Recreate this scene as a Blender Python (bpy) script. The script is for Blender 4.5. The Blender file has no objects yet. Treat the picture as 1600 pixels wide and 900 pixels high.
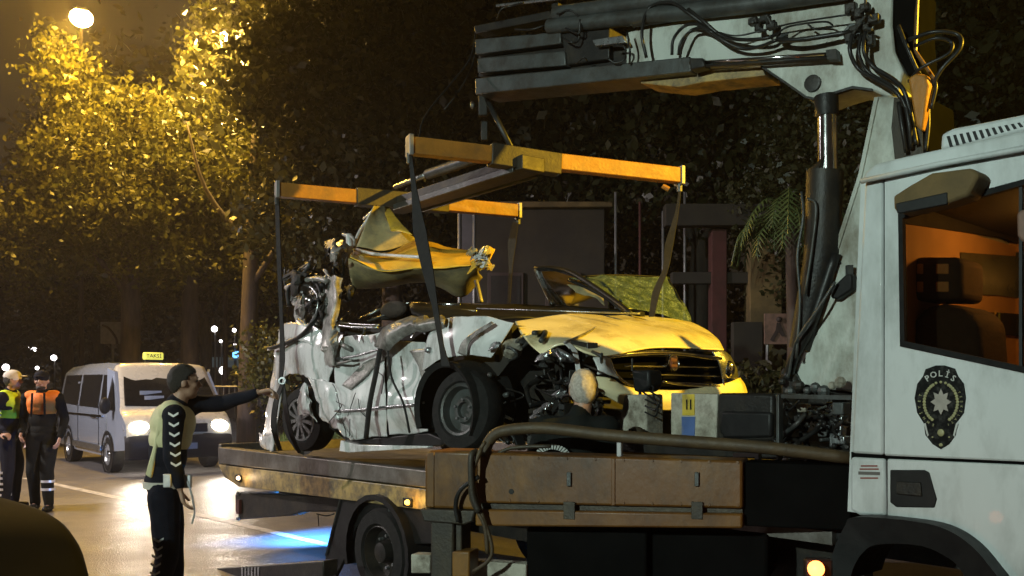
import bpy, math, random, re
import numpy as np
from mathutils import Vector, Matrix, noise, Quaternion
V = Vector
R = math.radians
sc = bpy.context.scene
C = sc.collection
random.seed(7)

# ------------------------------------------------------------------ camera, sky, exposure
F, H0, CZ = 1385.0, 605.0, 1.55            # focal length in photo pixels, horizon row, eye height
cam_d = bpy.data.cameras.new('camera'); cam = bpy.data.objects.new('camera', cam_d); C.objects.link(cam)
cam.location = (0, 0, CZ); cam.rotation_euler = (math.pi/2, 0, 0)
cam_d.sensor_width = 36; cam_d.lens = F/1600*36; cam_d.shift_y = (H0-450)/1600
cam_d.clip_end = 2000; cam_d.clip_start = .05
sc.camera = cam
w = bpy.data.worlds.new('World'); sc.world = w; w.use_nodes = True
bg = w.node_tree.nodes['Background']; bg.inputs[0].default_value = (1.0, .78, .55, 1); bg.inputs[1].default_value = .020
sc.view_settings.view_transform = 'Standard'; sc.view_settings.look = 'None'; sc.view_settings.exposure = 0; sc.view_settings.gamma = 1
sc.cycles.use_denoising = True
sc.cycles.max_bounces = 6; sc.cycles.diffuse_bounces = 2; sc.cycles.glossy_bounces = 3; sc.cycles.transparent_max_bounces = 10
sc.cycles.transmission_bounces = 4; sc.cycles.volume_bounces = 0
sc.cycles.sample_clamp_indirect = 4; sc.cycles.caustics_reflective = False; sc.cycles.caustics_refractive = False
sc.cycles.use_light_tree = True

# lamps of the place: (position, colour, watts, radius, aim or None, cone degrees)
AMBER = (1.0, .60, .035)
SODIUM = (1.0, .56, .10)
WHITE = (.80, 1.0, .90)
def lamp_light(name, loc, col, power, radius=.12, aim=None, cone=120, parent=None, blend=.6):
    d = bpy.data.lights.new(name, 'SPOT' if aim is not None else 'POINT')
    d.energy = power; d.color = col; d.shadow_soft_size = radius
    if aim is not None:
        d.spot_size = R(cone); d.spot_blend = blend
    o = bpy.data.objects.new(name, d); C.objects.link(o); o.location = loc
    if aim is not None:
        o.rotation_euler = (V(aim)-V(loc)).to_track_quat('-Z', 'Y').to_euler()
    if parent is not None:
        o.parent = parent; o.matrix_parent_inverse = Matrix.Translation(parent.location).inverted()
    return o

# ------------------------------------------------------------------ geometry of the place
S = .85                                     # nearness of the truck, its crane and the wreck
def P(px, py, Y): return V(((px-800)/F*Y, Y, CZ+(H0-py)/F*Y))
class Plane:
    """upright plane through p (x,y) with normal n (x,y) that faces the viewer side"""
    def __init__(s, p, n):
        s.n = V((n[0], n[1], 0)).normalized(); s.p = V((p[0], p[1], 0)); s.t = V((-s.n.y, s.n.x, 0))
    def __call__(s, px, py, off=0.0):
        d = V(((px-800)/F, 1, 0)); t = (off + s.n.dot(s.p))/s.n.dot(d)
        return P(px, py, t)
U = V((.673, -.739, 0)).normalized()         # truck forward
N = V((-.739, -.673, 0)).normalized()        # truck near side, outwards
W = -N
UP = V((0, 0, 1))
SP = Plane((1.755*S, 4.5*S), N)                   # near side of the truck
CS = Plane((-.41*S, 6.8*S), N)                    # near side of the wrecked car
pN = P(905, 600, 6.15*S); pFar = P(1165, 600, 7.2*S)
dF = (pFar-pN); dF.z = 0; dF.normalize()
CF = Plane((pN.x, pN.y), (dF.y, -dF.x))       # front face of the wrecked car
BD = V((-2.38, 2.0, 0)).normalized()
BP = Plane((2.03*S, 5.6*S), (-.643, -.765))       # near face of the crane boom

# ------------------------------------------------------------------ materials
MATS = {}
def M(name, c1, c2=None, rough=.5, metal=0.0, scale=6.0, bump=.0, bscale=60, dirt=None, dscale=3.0, damt=.5, coat=0.0, emit=None, estr=0.0, rvar=.15, streak=1.0, spec=.5):
    m = bpy.data.materials.new(name); m.use_nodes = True; nt = m.node_tree; n = nt.nodes; L = nt.links
    b = n['Principled BSDF']
    tc = n.new('ShaderNodeTexCoord'); mp = n.new('ShaderNodeMapping'); L.new(tc.outputs['Object'], mp.inputs[0])
    mp.inputs['Scale'].default_value = (1, 1, 1/streak)
    def nz(s, det=6, rg=.6):
        t = n.new('ShaderNodeTexNoise'); t.inputs['Scale'].default_value = s; t.inputs['Detail'].default_value = det
        t.inputs['Roughness'].default_value = rg; L.new(mp.outputs[0], t.inputs['Vector']); return t
    c2 = c2 or tuple(x*.75 for x in c1)
    t = nz(scale); rp = n.new('ShaderNodeValToRGB'); rp.color_ramp.elements[0].position = .35; rp.color_ramp.elements[1].position = .65
    rp.color_ramp.elements[0].color = (*c1, 1); rp.color_ramp.elements[1].color = (*c2, 1)
    L.new(t.outputs['Fac'], rp.inputs[0]); out = rp.outputs[0]
    if dirt:
        t2 = nz(dscale, 10, .7); r2 = n.new('ShaderNodeValToRGB')
        r2.color_ramp.elements[0].position = 1-damt-.12+.0; r2.color_ramp.elements[1].position = min(1, 1-damt+.1)
        L.new(t2.outputs['Fac'], r2.inputs[0])
        mx = n.new('ShaderNodeMix'); mx.data_type = 'RGBA'; L.new(r2.outputs[0], mx.inputs[0]); L.new(out, mx.inputs[6]); mx.inputs[7].default_value = (*dirt, 1)
        out = mx.outputs[2]
    L.new(out, b.inputs['Base Color'])
    mr = n.new('ShaderNodeMapRange'); mr.inputs[3].default_value = max(.02, rough-rvar); mr.inputs[4].default_value = min(1, rough+rvar)
    L.new(nz(scale*2.3).outputs['Fac'], mr.inputs[0]); L.new(mr.outputs[0], b.inputs['Roughness'])
    b.inputs['Metallic'].default_value = metal; b.inputs['Coat Weight'].default_value = coat; b.inputs['Specular IOR Level'].default_value = spec
    if bump:
        bp = n.new('ShaderNodeBump'); bp.inputs['Strength'].default_value = bump; bp.inputs['Distance'].default_value = .01
        L.new(nz(bscale).outputs['Fac'], bp.inputs['Height']); L.new(bp.outputs[0], b.inputs['Normal'])
    if emit:
        b.inputs['Emission Color'].default_value = (*emit, 1); b.inputs['Emission Strength'].default_value = estr
    MATS[name] = m; return m
def glass(name, tint=(.5, .55, .5), refl=.12, haze=.0):
    m = bpy.data.materials.new(name); m.use_nodes = True; nt = m.node_tree; n = nt.nodes; L = nt.links
    n.remove(n['Principled BSDF']); o = n['Material Output']
    tr = n.new('ShaderNodeBsdfTransparent'); tr.inputs[0].default_value = (*tint, 1)
    gl = n.new('ShaderNodeBsdfGlossy'); gl.inputs['Roughness'].default_value = .06; gl.inputs[0].default_value = (.9, .9, .9, 1)
    lw = n.new('ShaderNodeLayerWeight'); lw.inputs[0].default_value = refl
    mx = n.new('ShaderNodeMixShader'); L.new(lw.outputs['Fresnel'], mx.inputs[0]); L.new(tr.outputs[0], mx.inputs[1]); L.new(gl.outputs[0], mx.inputs[2])
    L.new(mx.outputs[0], o.inputs[0]); MATS[name] = m; return m

M('cab_paint', (.58, .61, .61), (.53, .56, .56), rough=.5, scale=3, bump=.06, bscale=30, dirt=(.34, .36, .35), dscale=3.2, damt=.42, coat=.05, streak=2.5)
M('crane_paint', (.52, .55, .50), (.44, .47, .43), rough=.45, scale=4, bump=.1, bscale=50, dirt=(.16, .14, .10), dscale=3.0, damt=.42, streak=2)
M('car_paint', (.74, .74, .73), (.64, .64, .64), rough=.22, scale=4, bump=.05, bscale=20, dirt=(.20, .185, .165), dscale=3.4, damt=.43, coat=.6, streak=2.2)
M('amber_lit_paint', (.86, .55, .06), (.78, .48, .05), rough=.3, scale=4, bump=.05, bscale=20, dirt=(.40, .27, .08), dscale=4, damt=.38, coat=.4)  # torn roof yellow, amber lamp light partly put into the paint colour
M('cream_lit_paint', (.88, .80, .52), (.84, .75, .44), rough=.25, scale=3, bump=.05, bscale=20, dirt=(.40, .32, .15), dscale=3, damt=.36, coat=.5)  # bonnet and bumper white, warmed by amber light put into the colour
M('scrape_and_shadow', (.46, .44, .41), (.30, .28, .26), rough=.42, scale=9, bump=.4, bscale=40, dirt=(.12, .11, .10), dscale=8, damt=.5, metal=.2)  # scraped metal, and the dark tone of strap shadows on the doors
M('liner', (.38, .31, .15), (.30, .25, .12), rough=.8, scale=8, bump=.3, bscale=30, dirt=(.16, .14, .09), dscale=5, damt=.45)
M('black_plastic', (.008, .008, .0085), (.013, .013, .013), rough=.5, scale=12, bump=.1, spec=.25)
M('black_metal', (.009, .009, .009), (.02, .018, .016), rough=.45, metal=.0, spec=.3, scale=9, bump=.3, bscale=70, dirt=(.035, .028, .02), dscale=6, damt=.42)
M('gun_metal', (.055, .062, .062), (.085, .09, .088), rough=.45, metal=.3, scale=6, bump=.25, bscale=60, dirt=(.04, .035, .03), dscale=7, damt=.45)
M('steel', (.42, .43, .44), (.26, .27, .28), rough=.3, metal=.85, scale=14, bump=.3, bscale=60)
M('chrome', (.8, .8, .8), (.6, .6, .6), rough=.13, metal=1, scale=10, rvar=.06)
M('amber_paint', (.40, .17, .025), (.30, .13, .02), rough=.5, scale=7, bump=.3, bscale=50, dirt=(.20, .10, .03), dscale=5, damt=.40)
M('beam_dark', (.06, .045, .025), (.035, .03, .022), rough=.55, scale=7, bump=.3, dirt=(.03, .025, .02), dscale=6, damt=.45, metal=.2)
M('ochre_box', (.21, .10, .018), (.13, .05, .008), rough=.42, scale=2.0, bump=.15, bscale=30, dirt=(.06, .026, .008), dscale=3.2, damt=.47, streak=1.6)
M('bed_steel', (.17, .155, .14), (.12, .11, .10), rough=.45, scale=4, bump=.35, bscale=40, dirt=(.09, .075, .06), dscale=4, damt=.47, metal=.3)
M('ochre_stripe', (.42, .30, .11), (.33, .22, .08), rough=.45, scale=6, bump=.2, dirt=(.10, .08, .05), dscale=9, damt=.48)
M('rubber', (.009, .009, .009), (.016, .0155, .015), rough=.8, spec=.2, scale=20, bump=.5, bscale=90)
M('hose', (.010, .010, .010), (.018, .017, .016), rough=.4, spec=.35, scale=12, bump=.1)
M('dusty_hose', (.075, .048, .02), (.045, .03, .015), rough=.6, scale=12, bump=.3)
M('strap', (.010, .009, .010), (.018, .016, .015), rough=.8, scale=20, bump=.6, bscale=200)
M('concrete', (.42, .40, .33), (.33, .31, .25), rough=.7, scale=8, bump=.4, dirt=(.13, .11, .08), dscale=9, damt=.45)
M('yellow_paint', (.62, .45, .05), rough=.5, scale=10, dirt=(.2, .14, .05), dscale=9, damt=.42)
M('blue_paint', (.08, .14, .34), rough=.5, scale=10, dirt=(.2, .2, .2), dscale=9, damt=.42)
M('emblem_black', (.006, .006, .006), rough=.6, spec=.1, dirt=(.05, .05, .045), dscale=40, damt=.4)
M('emblem_gold', (.36, .34, .16), (.26, .25, .13), rough=.5, scale=30)
M('emblem_silver', (.34, .31, .27), (.26, .24, .21), rough=.5, scale=30)
M('emblem_letter', (.55, .56, .53), rough=.5)
M('red_ink', (.25, .08, .06), rough=.6)
M('grey_ink', (.20, .19, .18), rough=.6)
M('cab_trim', (.62, .36, .15), (.55, .32, .13), rough=.7, scale=6, bump=.2)
M('far_pane', (.10, .11, .085), (.07, .08, .06), rough=.2, scale=6)
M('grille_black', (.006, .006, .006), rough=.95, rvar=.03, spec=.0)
M('seat_fabric', (.05, .035, .03), (.07, .05, .04), rough=.9, scale=30, bump=.4)
M('dark_interior', (.02, .018, .016), rough=.8)
M('skin', (.42, .25, .17), (.36, .20, .13), rough=.5, scale=20, bump=.15, bscale=150)
M('lips', (.28, .12, .09), rough=.5)
M('eye', (.02, .015, .012), rough=.2)
M('hair_dark', (.02, .016, .013), (.035, .028, .022), rough=.6, scale=60, bump=.9, bscale=260)
M('hair_white', (.62, .57, .50), (.40, .35, .29), rough=.6, scale=70, bump=.9, bscale=260)
M('navy_cloth', (.008, .009, .016), (.013, .0145, .023), rough=.9, spec=.15, scale=10, bump=.5, bscale=120)
M('black_cloth', (.010, .012, .011), (.006, .007, .0065), rough=.9, spec=.15, scale=10, bump=.5, bscale=120)
M('vest_pale', (.78, .72, .42), (.68, .62, .36), rough=.75, scale=10, bump=.4, bscale=80)
M('vest_lime', (.72, .95, .03), (.62, .82, .03), rough=.7, scale=10, bump=.4, bscale=80, emit=None)
M('vest_orange', (.95, .25, .02), (.8, .2, .02), rough=.7, scale=10, bump=.4, bscale=80)
M('reflective', (.72, .73, .74), (.6, .6, .62), rough=.35, metal=.3, scale=20)
M('cap_white', (.74, .68, .58), rough=.8, scale=10, bump=.3)
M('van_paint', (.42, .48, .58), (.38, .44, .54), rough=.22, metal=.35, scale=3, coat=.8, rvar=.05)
M('van_front_lit', (.66, .60, .46), (.60, .55, .42), rough=.28, metal=.1, scale=3, coat=.6, rvar=.05)  # front copy of the van paint with warm light put in
M('dark_car', (.005, .005, .008), rough=.8, rvar=.05, spec=.05)
M('bark', (.10, .075, .06), (.055, .042, .034), rough=.9, scale=8, bump=1, bscale=30, streak=4)
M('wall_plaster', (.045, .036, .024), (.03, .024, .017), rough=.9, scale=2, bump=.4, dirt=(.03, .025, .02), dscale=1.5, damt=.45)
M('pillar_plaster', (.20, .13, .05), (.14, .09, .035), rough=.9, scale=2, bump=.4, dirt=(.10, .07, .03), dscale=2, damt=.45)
M('red_paint', (.09, .025, .022), (.06, .02, .016), rough=.8, scale=4, bump=.3)
M('sign_board', (.26, .15, .11), (.20, .11, .08), rough=.7, scale=5, dirt=(.12, .08, .06), dscale=5, damt=.42)
M('sign_dark', (.06, .04, .035), rough=.7)
M('galvanised', (.30, .29, .29), (.22, .22, .22), rough=.5, metal=.5, scale=8)
M('palm_leaf', (.10, .14, .045), (.06, .09, .03), rough=.4, scale=5)
M('kerb_stone', (.30, .28, .25), (.24, .22, .20), rough=.8, scale=6, bump=.5)
M('soil', (.035, .035, .018), (.05, .045, .025), rough=.95, scale=2, bump=.6, bscale=20)
M('lamp_warm', (1, .7, .3), emit=(1, .62, .20), estr=130)
M('lamp_warm_small', (1, .7, .3), emit=(1, .62, .20), estr=60)
M('headlight', (1, 1, 1), emit=(1, .90, .74), estr=60)
M('marker_white', (1, .8, .6), emit=(1, .66, .36), estr=5)
M('marker_amber', (1, .6, .2), emit=(1, .50, .07), estr=5)
M('marker_red', (1, .3, .1), emit=(1, .22, .05), estr=7)
M('dot_white', (1, 1, 1), emit=(1, .93, .9), estr=7)
M('dot_blue', (.5, .7, 1), emit=(.15, .5, 1), estr=3)
M('roof_sign', (.7, .7, .1), emit=(.85, .80, .12), estr=.9)
M('window_glow', (.2, .3, .3), emit=(.25, .32, .36), estr=.12)
M('shop_wall', (.10, .09, .10), (.07, .065, .07), rough=.9)
M('blue_beacon', (.1, .3, 1), emit=(.02, .25, 1), estr=30)
glass('cab_glass', (.55, .52, .46), .25)
glass('van_glass', (.10, .10, .115), .30)
glass('far_glass', (.75, .78, .75), .4)

def leaf_mat(name, c1, c2, trans=.35):
    m = bpy.data.materials.new(name); m.use_nodes = True; nt = m.node_tree; n = nt.nodes; L = nt.links
    b = n['Principled BSDF']; o = n['Material Output']
    tc = n.new('ShaderNodeTexCoord'); t = n.new('ShaderNodeTexNoise'); t.inputs['Scale'].default_value = 1.4; t.inputs['Detail'].default_value = 8; t.inputs['Roughness'].default_value = .8
    L.new(tc.outputs['Object'], t.inputs[0]); rp = n.new('ShaderNodeValToRGB'); rp.color_ramp.elements[0].position = .35; rp.color_ramp.elements[1].position = .65
    rp.color_ramp.elements[0].color = (*c1, 1); rp.color_ramp.elements[1].color = (*c2, 1); L.new(t.outputs[0], rp.inputs[0])
    L.new(rp.outputs[0], b.inputs['Base Color']); b.inputs['Roughness'].default_value = .38
    tl = n.new('ShaderNodeBsdfTranslucent'); L.new(rp.outputs[0], tl.inputs[0])
    mx = n.new('ShaderNodeMixShader'); mx.inputs[0].default_value = trans; L.new(b.outputs[0], mx.inputs[1]); L.new(tl.outputs[0], mx.inputs[2]); L.new(mx.outputs[0], o.inputs[0])
    MATS[name] = m; return m
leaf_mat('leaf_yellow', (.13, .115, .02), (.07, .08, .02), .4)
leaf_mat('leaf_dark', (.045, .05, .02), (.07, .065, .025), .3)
leaf_mat('leaf_brown', (.09, .065, .035), (.055, .05, .025), .3)
leaf_mat('grass_blade', (.13, .20, .05), (.17, .22, .06), .3)

def road_mat():
    m = bpy.data.materials.new('asphalt'); m.use_nodes = True; nt = m.node_tree; n = nt.nodes; L = nt.links; b = n['Principled BSDF']
    tc = n.new('ShaderNodeTexCoord')
    def nz(s, d=8, r=.7):
        t = n.new('ShaderNodeTexNoise'); t.inputs['Scale'].default_value = s; t.inputs['Detail'].default_value = d; t.inputs['Roughness'].default_value = r
        L.new(tc.outputs['Object'], t.inputs[0]); return t
    a = nz(.6); g = nz(90, 4); mx = n.new('ShaderNodeMix'); mx.data_type = 'FLOAT'; mx.inputs[0].default_value = .55
    L.new(a.outputs[0], mx.inputs[2]); L.new(g.outputs[0], mx.inputs[3])
    rp = n.new('ShaderNodeValToRGB'); rp.color_ramp.elements[0].position = .36; rp.color_ramp.elements[1].position = .64
    rp.color_ramp.elements[0].color = (.065, .060, .060, 1); rp.color_ramp.elements[1].color = (.15, .138, .135, 1)
    L.new(mx.outputs[0], rp.inputs[0]); L.new(rp.outputs[0], b.inputs['Base Color'])
    mr = n.new('ShaderNodeMapRange'); mr.inputs[1].default_value = .3; mr.inputs[2].default_value = .7; mr.inputs[3].default_value = .30; mr.inputs[4].default_value = .52
    L.new(nz(.9).outputs[0], mr.inputs[0]); L.new(mr.outputs[0], b.inputs['Roughness'])
    v = n.new('ShaderNodeTexVoronoi'); v.inputs['Scale'].default_value = 70; L.new(tc.outputs['Object'], v.inputs['Vector'])
    bp = n.new('ShaderNodeBump'); bp.inputs['Strength'].default_value = .5; bp.inputs['Distance'].default_value = .008
    L.new(v.outputs['Distance'], bp.inputs['Height']); L.new(bp.outputs[0], b.inputs['Normal']); b.inputs['Specular IOR Level'].default_value = .6
    MATS['asphalt'] = m
road_mat()
def shatter_mat():
    m = bpy.data.materials.new('shattered_glass'); m.use_nodes = True; nt = m.node_tree; n = nt.nodes; L = nt.links; b = n['Principled BSDF']
    tc = n.new('ShaderNodeTexCoord'); v = n.new('ShaderNodeTexVoronoi'); v.feature = 'DISTANCE_TO_EDGE'; v.inputs['Scale'].default_value = 75
    L.new(tc.outputs['Object'], v.inputs['Vector']); v2 = n.new('ShaderNodeTexVoronoi'); v2.inputs['Scale'].default_value = 90; L.new(tc.outputs['Object'], v2.inputs['Vector'])
    rp = n.new('ShaderNodeValToRGB'); rp.color_ramp.elements[0].color = (.8, .95, .9, 1); rp.color_ramp.elements[1].color = (.22, .34, .30, 1); rp.color_ramp.elements[1].position = .2
    nn = n.new('ShaderNodeTexNoise'); nn.inputs['Scale'].default_value = 14; nn.inputs['Detail'].default_value = 10; nn.inputs['Roughness'].default_value = .9; L.new(tc.outputs['Object'], nn.inputs[0])
    r3 = n.new('ShaderNodeValToRGB'); r3.color_ramp.elements[0].position = .48; r3.color_ramp.elements[1].position = .62; r3.color_ramp.elements[0].color = (.10, .14, .12, 1); r3.color_ramp.elements[1].color = (1, 1, .85, 1); L.new(nn.outputs[0], r3.inputs[0])
    mm_ = n.new('ShaderNodeMix'); mm_.data_type = 'RGBA'; mm_.blend_type = 'MULTIPLY'; mm_.inputs[0].default_value = .9; L.new(v.outputs['Distance'], rp.inputs[0]); L.new(rp.outputs[0], mm_.inputs[6]); L.new(r3.outputs[0], mm_.inputs[7]); L.new(mm_.outputs[2], b.inputs['Base Color'])
    b.inputs['Roughness'].default_value = .2
    bp = n.new('ShaderNodeBump'); bp.inputs['Strength'].default_value = 1; bp.inputs['Distance'].default_value = .02; L.new(v2.outputs['Color'], bp.inputs['Height']); L.new(bp.outputs[0], b.inputs['Normal'])
    tr = n.new('ShaderNodeBsdfTransparent'); tr.inputs[0].default_value = (.85, .95, .9, 1); mx = n.new('ShaderNodeMixShader'); mx.inputs[0].default_value = .55
    L.new(b.outputs[0], mx.inputs[1]); L.new(tr.outputs[0], mx.inputs[2]); L.new(mx.outputs[0], n['Material Output'].inputs[0]); MATS['shattered_glass'] = m
shatter_mat()

# ------------------------------------------------------------------ mesh tools
class MB:
    def __init__(s): s.v = []; s.f = []
    def add(s, vs, fs):
        k = len(s.v); s.v += [tuple(v) for v in vs]; s.f += [tuple(i+k for i in f) for f in fs]; return s
    def box(s, c, size, ax=None, taper=1.0):
        ax = ax or (V((1, 0, 0)), V((0, 1, 0)), UP); c = V(c); vs = []
        for z in (-1, 1):
            k = taper if z > 0 else 1
            for x, y in ((-1, -1), (1, -1), (1, 1), (-1, 1)):
                vs.append(c+ax[0]*x*size[0]/2*k+ax[1]*y*size[1]/2*k+ax[2]*z*size[2]/2)
        return s.add(vs, [(0, 3, 2, 1), (4, 5, 6, 7), (0, 1, 5, 4), (1, 2, 6, 5), (2, 3, 7, 6), (3, 0, 4, 7)])
    def prism(s, pts, ext):
        n = len(pts); ext = V(ext); a = [V(p) for p in pts]; b = [p+ext for p in a]
        return s.add(a+b, [tuple(range(n)), tuple(range(2*n-1, n-1, -1))]+[(i, i+n, (i+1) % n+n, (i+1) % n) for i in range(n)])
    def tube(s, pts, r, n=8, flat=None, caps=True):
        """r number or list; flat=(axis, factor) squashes the section along an axis"""
        pts = [V(p) for p in pts]; m = len(pts)
        rs = r if isinstance(r, (list, tuple)) else [r]*m
        t0 = (pts[1]-pts[0]).normalized(); a = UP if abs(t0.z) < .9 else V((1, 0, 0)); x = t0.cross(a).normalized()
        vs = []
        for i in range(m):
            t = (pts[min(i+1, m-1)]-pts[max(i-1, 0)])
            t = t.normalized() if t.length > 1e-9 else t0
            x = (x-t*x.dot(t)).normalized(); y = t.cross(x)
            for k in range(n):
                an = 2*math.pi*k/n; o = (x*math.cos(an)+y*math.sin(an))*rs[i]
                if flat: o -= flat[0]*o.dot(flat[0])*(1-flat[1])
                vs.append(pts[i]+o)
        fs = [(i*n+k, i*n+(k+1) % n, (i+1)*n+(k+1) % n, (i+1)*n+k) for i in range(m-1) for k in range(n)]
        if caps: fs += [tuple(range(n-1, -1, -1)), tuple(range((m-1)*n, m*n))]
        return s.add(vs, fs)
    def beam(s, a, b, wd, ht, side=None):
        a, b = V(a), V(b); t = (b-a); L_ = t.length; t.normalize()
        sd = (side or t.cross(UP)).normalized(); u = sd.cross(t).normalized()
        return s.box((a+b)/2, (L_, wd, ht), (t, sd, u if u.z > 0 else -u))
    def ball(s, c, r, n=12, m=8, ax=None):
        c = V(c); r = r if isinstance(r, (tuple, list)) else (r, r, r); ax = ax or (V((1, 0, 0)), V((0, 1, 0)), UP)
        vs = [c+ax[2]*r[2]]
        for i in range(1, m):
            th = math.pi*i/m
            for k in range(n):
                ph = 2*math.pi*k/n
                vs.append(c+ax[0]*r[0]*math.sin(th)*math.cos(ph)+ax[1]*r[1]*math.sin(th)*math.sin(ph)+ax[2]*r[2]*math.cos(th))
        vs.append(c-ax[2]*r[2]); e = len(vs)-1
        fs = [(0, 1+k, 1+(k+1) % n) for k in range(n)]
        for i in range(m-2):
            for k in range(n): fs.append((1+i*n+k, 1+(i+1)*n+k, 1+(i+1)*n+(k+1) % n, 1+i*n+(k+1) % n))
        fs += [(e, 1+(m-2)*n+(k+1) % n, 1+(m-2)*n+k) for k in range(n)]
        return s.add(vs, fs)
    def caps(s, a, b, ra, rb, flat=None):
        """capsule: rounded tapered limb"""
        a, b = V(a), V(b); t = (b-a); L_ = max(t.length, 1e-6); t.normalize()
        pts, rs = [], []
        for k in range(4): an = math.pi/2*k/4; pts.append(a-t*ra*math.cos(an)); rs.append(max(ra*math.sin(an), .0015))
        for k in range(5): q = k/4; pts.append(a+(b-a)*q); rs.append(ra+(rb-ra)*q)
        for k in range(1, 5): an = math.pi/2*k/4; pts.append(b+t*rb*math.sin(an)); rs.append(max(rb*math.cos(an), .0015))
        return s.tube(pts, rs, 12, flat)
    def lathe(s, c, axis, prof, n=28, up=None):
        """prof: list of (distance along axis, radius)"""
        c = V(c); t = V(axis).normalized(); x = t.cross(UP if abs(t.z) < .9 else V((1, 0, 0))).normalized(); y = t.cross(x); vs = []
        for d, r in prof:
            for k in range(n):
                an = 2*math.pi*k/n; vs.append(c+t*d+(x*math.cos(an)+y*math.sin(an))*max(r, .0005))
        m = len(prof)
        return s.add(vs, [(i*n+k, i*n+(k+1) % n, (i+1)*n+(k+1) % n, (i+1)*n+k) for i in range(m-1) for k in range(n)])

def curve_pts(pts, n=8):
    """Catmull-Rom through points"""
    pts = [V(p) for p in pts]; q = [pts[0]*2-pts[1]]+pts+[pts[-1]*2-pts[-2]]; out = []
    for i in range(1, len(q)-2):
        for k in range(n):
            t = k/n; a, b, c, d = q[i-1], q[i], q[i+1], q[i+2]
            out.append(.5*((2*b)+(c-a)*t+(2*a-5*b+4*c-d)*t*t+(3*b-a-3*c+d)*t**3))
    return out+[pts[-1]]

def obj(name, mb, mat, parent=None, smooth=False, bevel=0.0, mods=None, seg=2):
    me = bpy.data.meshes.new(name)
    if isinstance(mb, MB): me.from_pydata(mb.v, [], mb.f)
    else: me.from_pydata(*mb)
    me.update(); me.materials.append(MATS[mat])
    if smooth:
        me.shade_smooth()
        if smooth == 'auto' or bevel:
            me.set_sharp_from_angle(angle=R(38))
    o = bpy.data.objects.new(name, me); C.objects.link(o)
    if parent is not None: put(o, parent)
    if bevel:
        b = o.modifiers.new('bevel', 'BEVEL'); b.width = bevel; b.segments = seg; b.limit_method = 'ANGLE'; b.angle_limit = R(35)
        if not smooth: me.shade_smooth(); me.set_sharp_from_angle(angle=R(38))
    return o
def put(o, parent):
    o.parent = parent
    m = Matrix.Translation(parent.location) if parent.type == 'EMPTY' else Matrix.Identity(4)
    o.matrix_parent_inverse = m.inverted()
def tag(o, label=None, cat=None, group=None, kind=None):
    if label: o['label'] = label
    if cat: o['category'] = cat
    if group: o['group'] = group
    if kind: o['kind'] = kind
    return o
def thing(name, label, cat, loc=(0, 0, 0), group=None):
    o = bpy.data.objects.new(name, None); C.objects.link(o); o.location = loc; o.empty_display_size = .2
    return tag(o, label, cat, group)
def kids(o): return [c for c in bpy.data.objects if c.parent == o]
def copy_tree(o, parent=None):
    c = o.copy(); C.objects.link(c)
    if parent is not None: c.parent = parent
    for ch in kids(o): copy_tree(ch, c)
    return c

def sheet(rows, fn, nu=6, nv=6, amp=0.0, freq=6, seed=0, ridge=0.0, thick=.006, ndir=None):
    """smooth surface through a grid of control points, dented by noise"""
    g = [[V(fn(*p)) for p in r] for r in rows]
    rws = [curve_pts(r, nu) for r in g]
    cols = [curve_pts([r[i] for r in rws], nv) for i in range(len(rws[0]))]
    m, k = len(cols), len(cols[0]); vs = []
    for j in range(k):
        for i in range(m):
            p = cols[i][j].copy()
            if amp or ridge:
                q = p*freq+V((seed*3.1, seed*1.7, seed))
                d = V((noise.noise(q), noise.noise(q+V((31, 0, 0))), noise.noise(q+V((0, 47, 0)))))*amp
                if ridge:
                    r_ = (1-abs(noise.noise(q*.7+V((9, 9, 9))))*2.4)+.22*(1-abs(noise.noise(q*1.9))*2.6)+.06*(1-abs(noise.noise(q*4.1))*2.6); d += V((r_, -abs(r_), r_))*ridge
                p += d
            vs.append(p)
    fs = [(j*m+i, j*m+i+1, (j+1)*m+i+1, (j+1)*m+i) for j in range(k-1) for i in range(m-1)]
    b = MB(); b.add(vs, fs); return b
def panel(name, rows, fn, mat, parent, thick=.006, smooth=True, **kw):
    o = obj(name, sheet(rows, fn, **kw), mat, parent, smooth=smooth)
    if smooth: o.data.set_sharp_from_angle(angle=R(24))
    s = o.modifiers.new('sheet', 'SOLIDIFY'); s.thickness = thick; s.offset = 0
    return o
def bake(mb, voxel=.01, smooth=2, noise_amp=0.0, nfreq=14, name='m'):
    """fuse overlapping volumes into one continuous skin"""
    me = bpy.data.meshes.new('tmp'); me.from_pydata(mb.v, [], mb.f); me.update()
    o = bpy.data.objects.new('tmp', me); C.objects.link(o)
    r = o.modifiers.new('r', 'REMESH'); r.mode = 'VOXEL'; r.voxel_size = voxel
    s = o.modifiers.new('s', 'SMOOTH'); s.iterations = smooth; s.factor = .5
    dg = bpy.context.evaluated_depsgraph_get()
    res = bpy.data.meshes.new_from_object(o.evaluated_get(dg)); bpy.data.objects.remove(o)
    n = len(res.vertices); co = np.empty(n*3, 'f'); res.vertices.foreach_get('co', co)
    if noise_amp:
        nr = np.empty(n*3, 'f'); res.vertices.foreach_get('normal', nr); co = co.reshape(-1, 3); nr = nr.reshape(-1, 3)
        for i in range(n):
            p = V(co[i])*nfreq; p.z *= .6
            co[i] += nr[i]*(noise.noise(p)+.5*(1-2*abs(noise.noise(p*.6+V((5, 5, 5))))))*noise_amp
        res.vertices.foreach_set('co', co.ravel())
    res.shade_smooth(); return res
def obj_me(name, me, mat, parent):
    me.name = name; me.materials.clear(); me.materials.append(MATS[mat]); o = bpy.data.objects.new(name, me); C.objects.link(o); put(o, parent); return o

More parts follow.
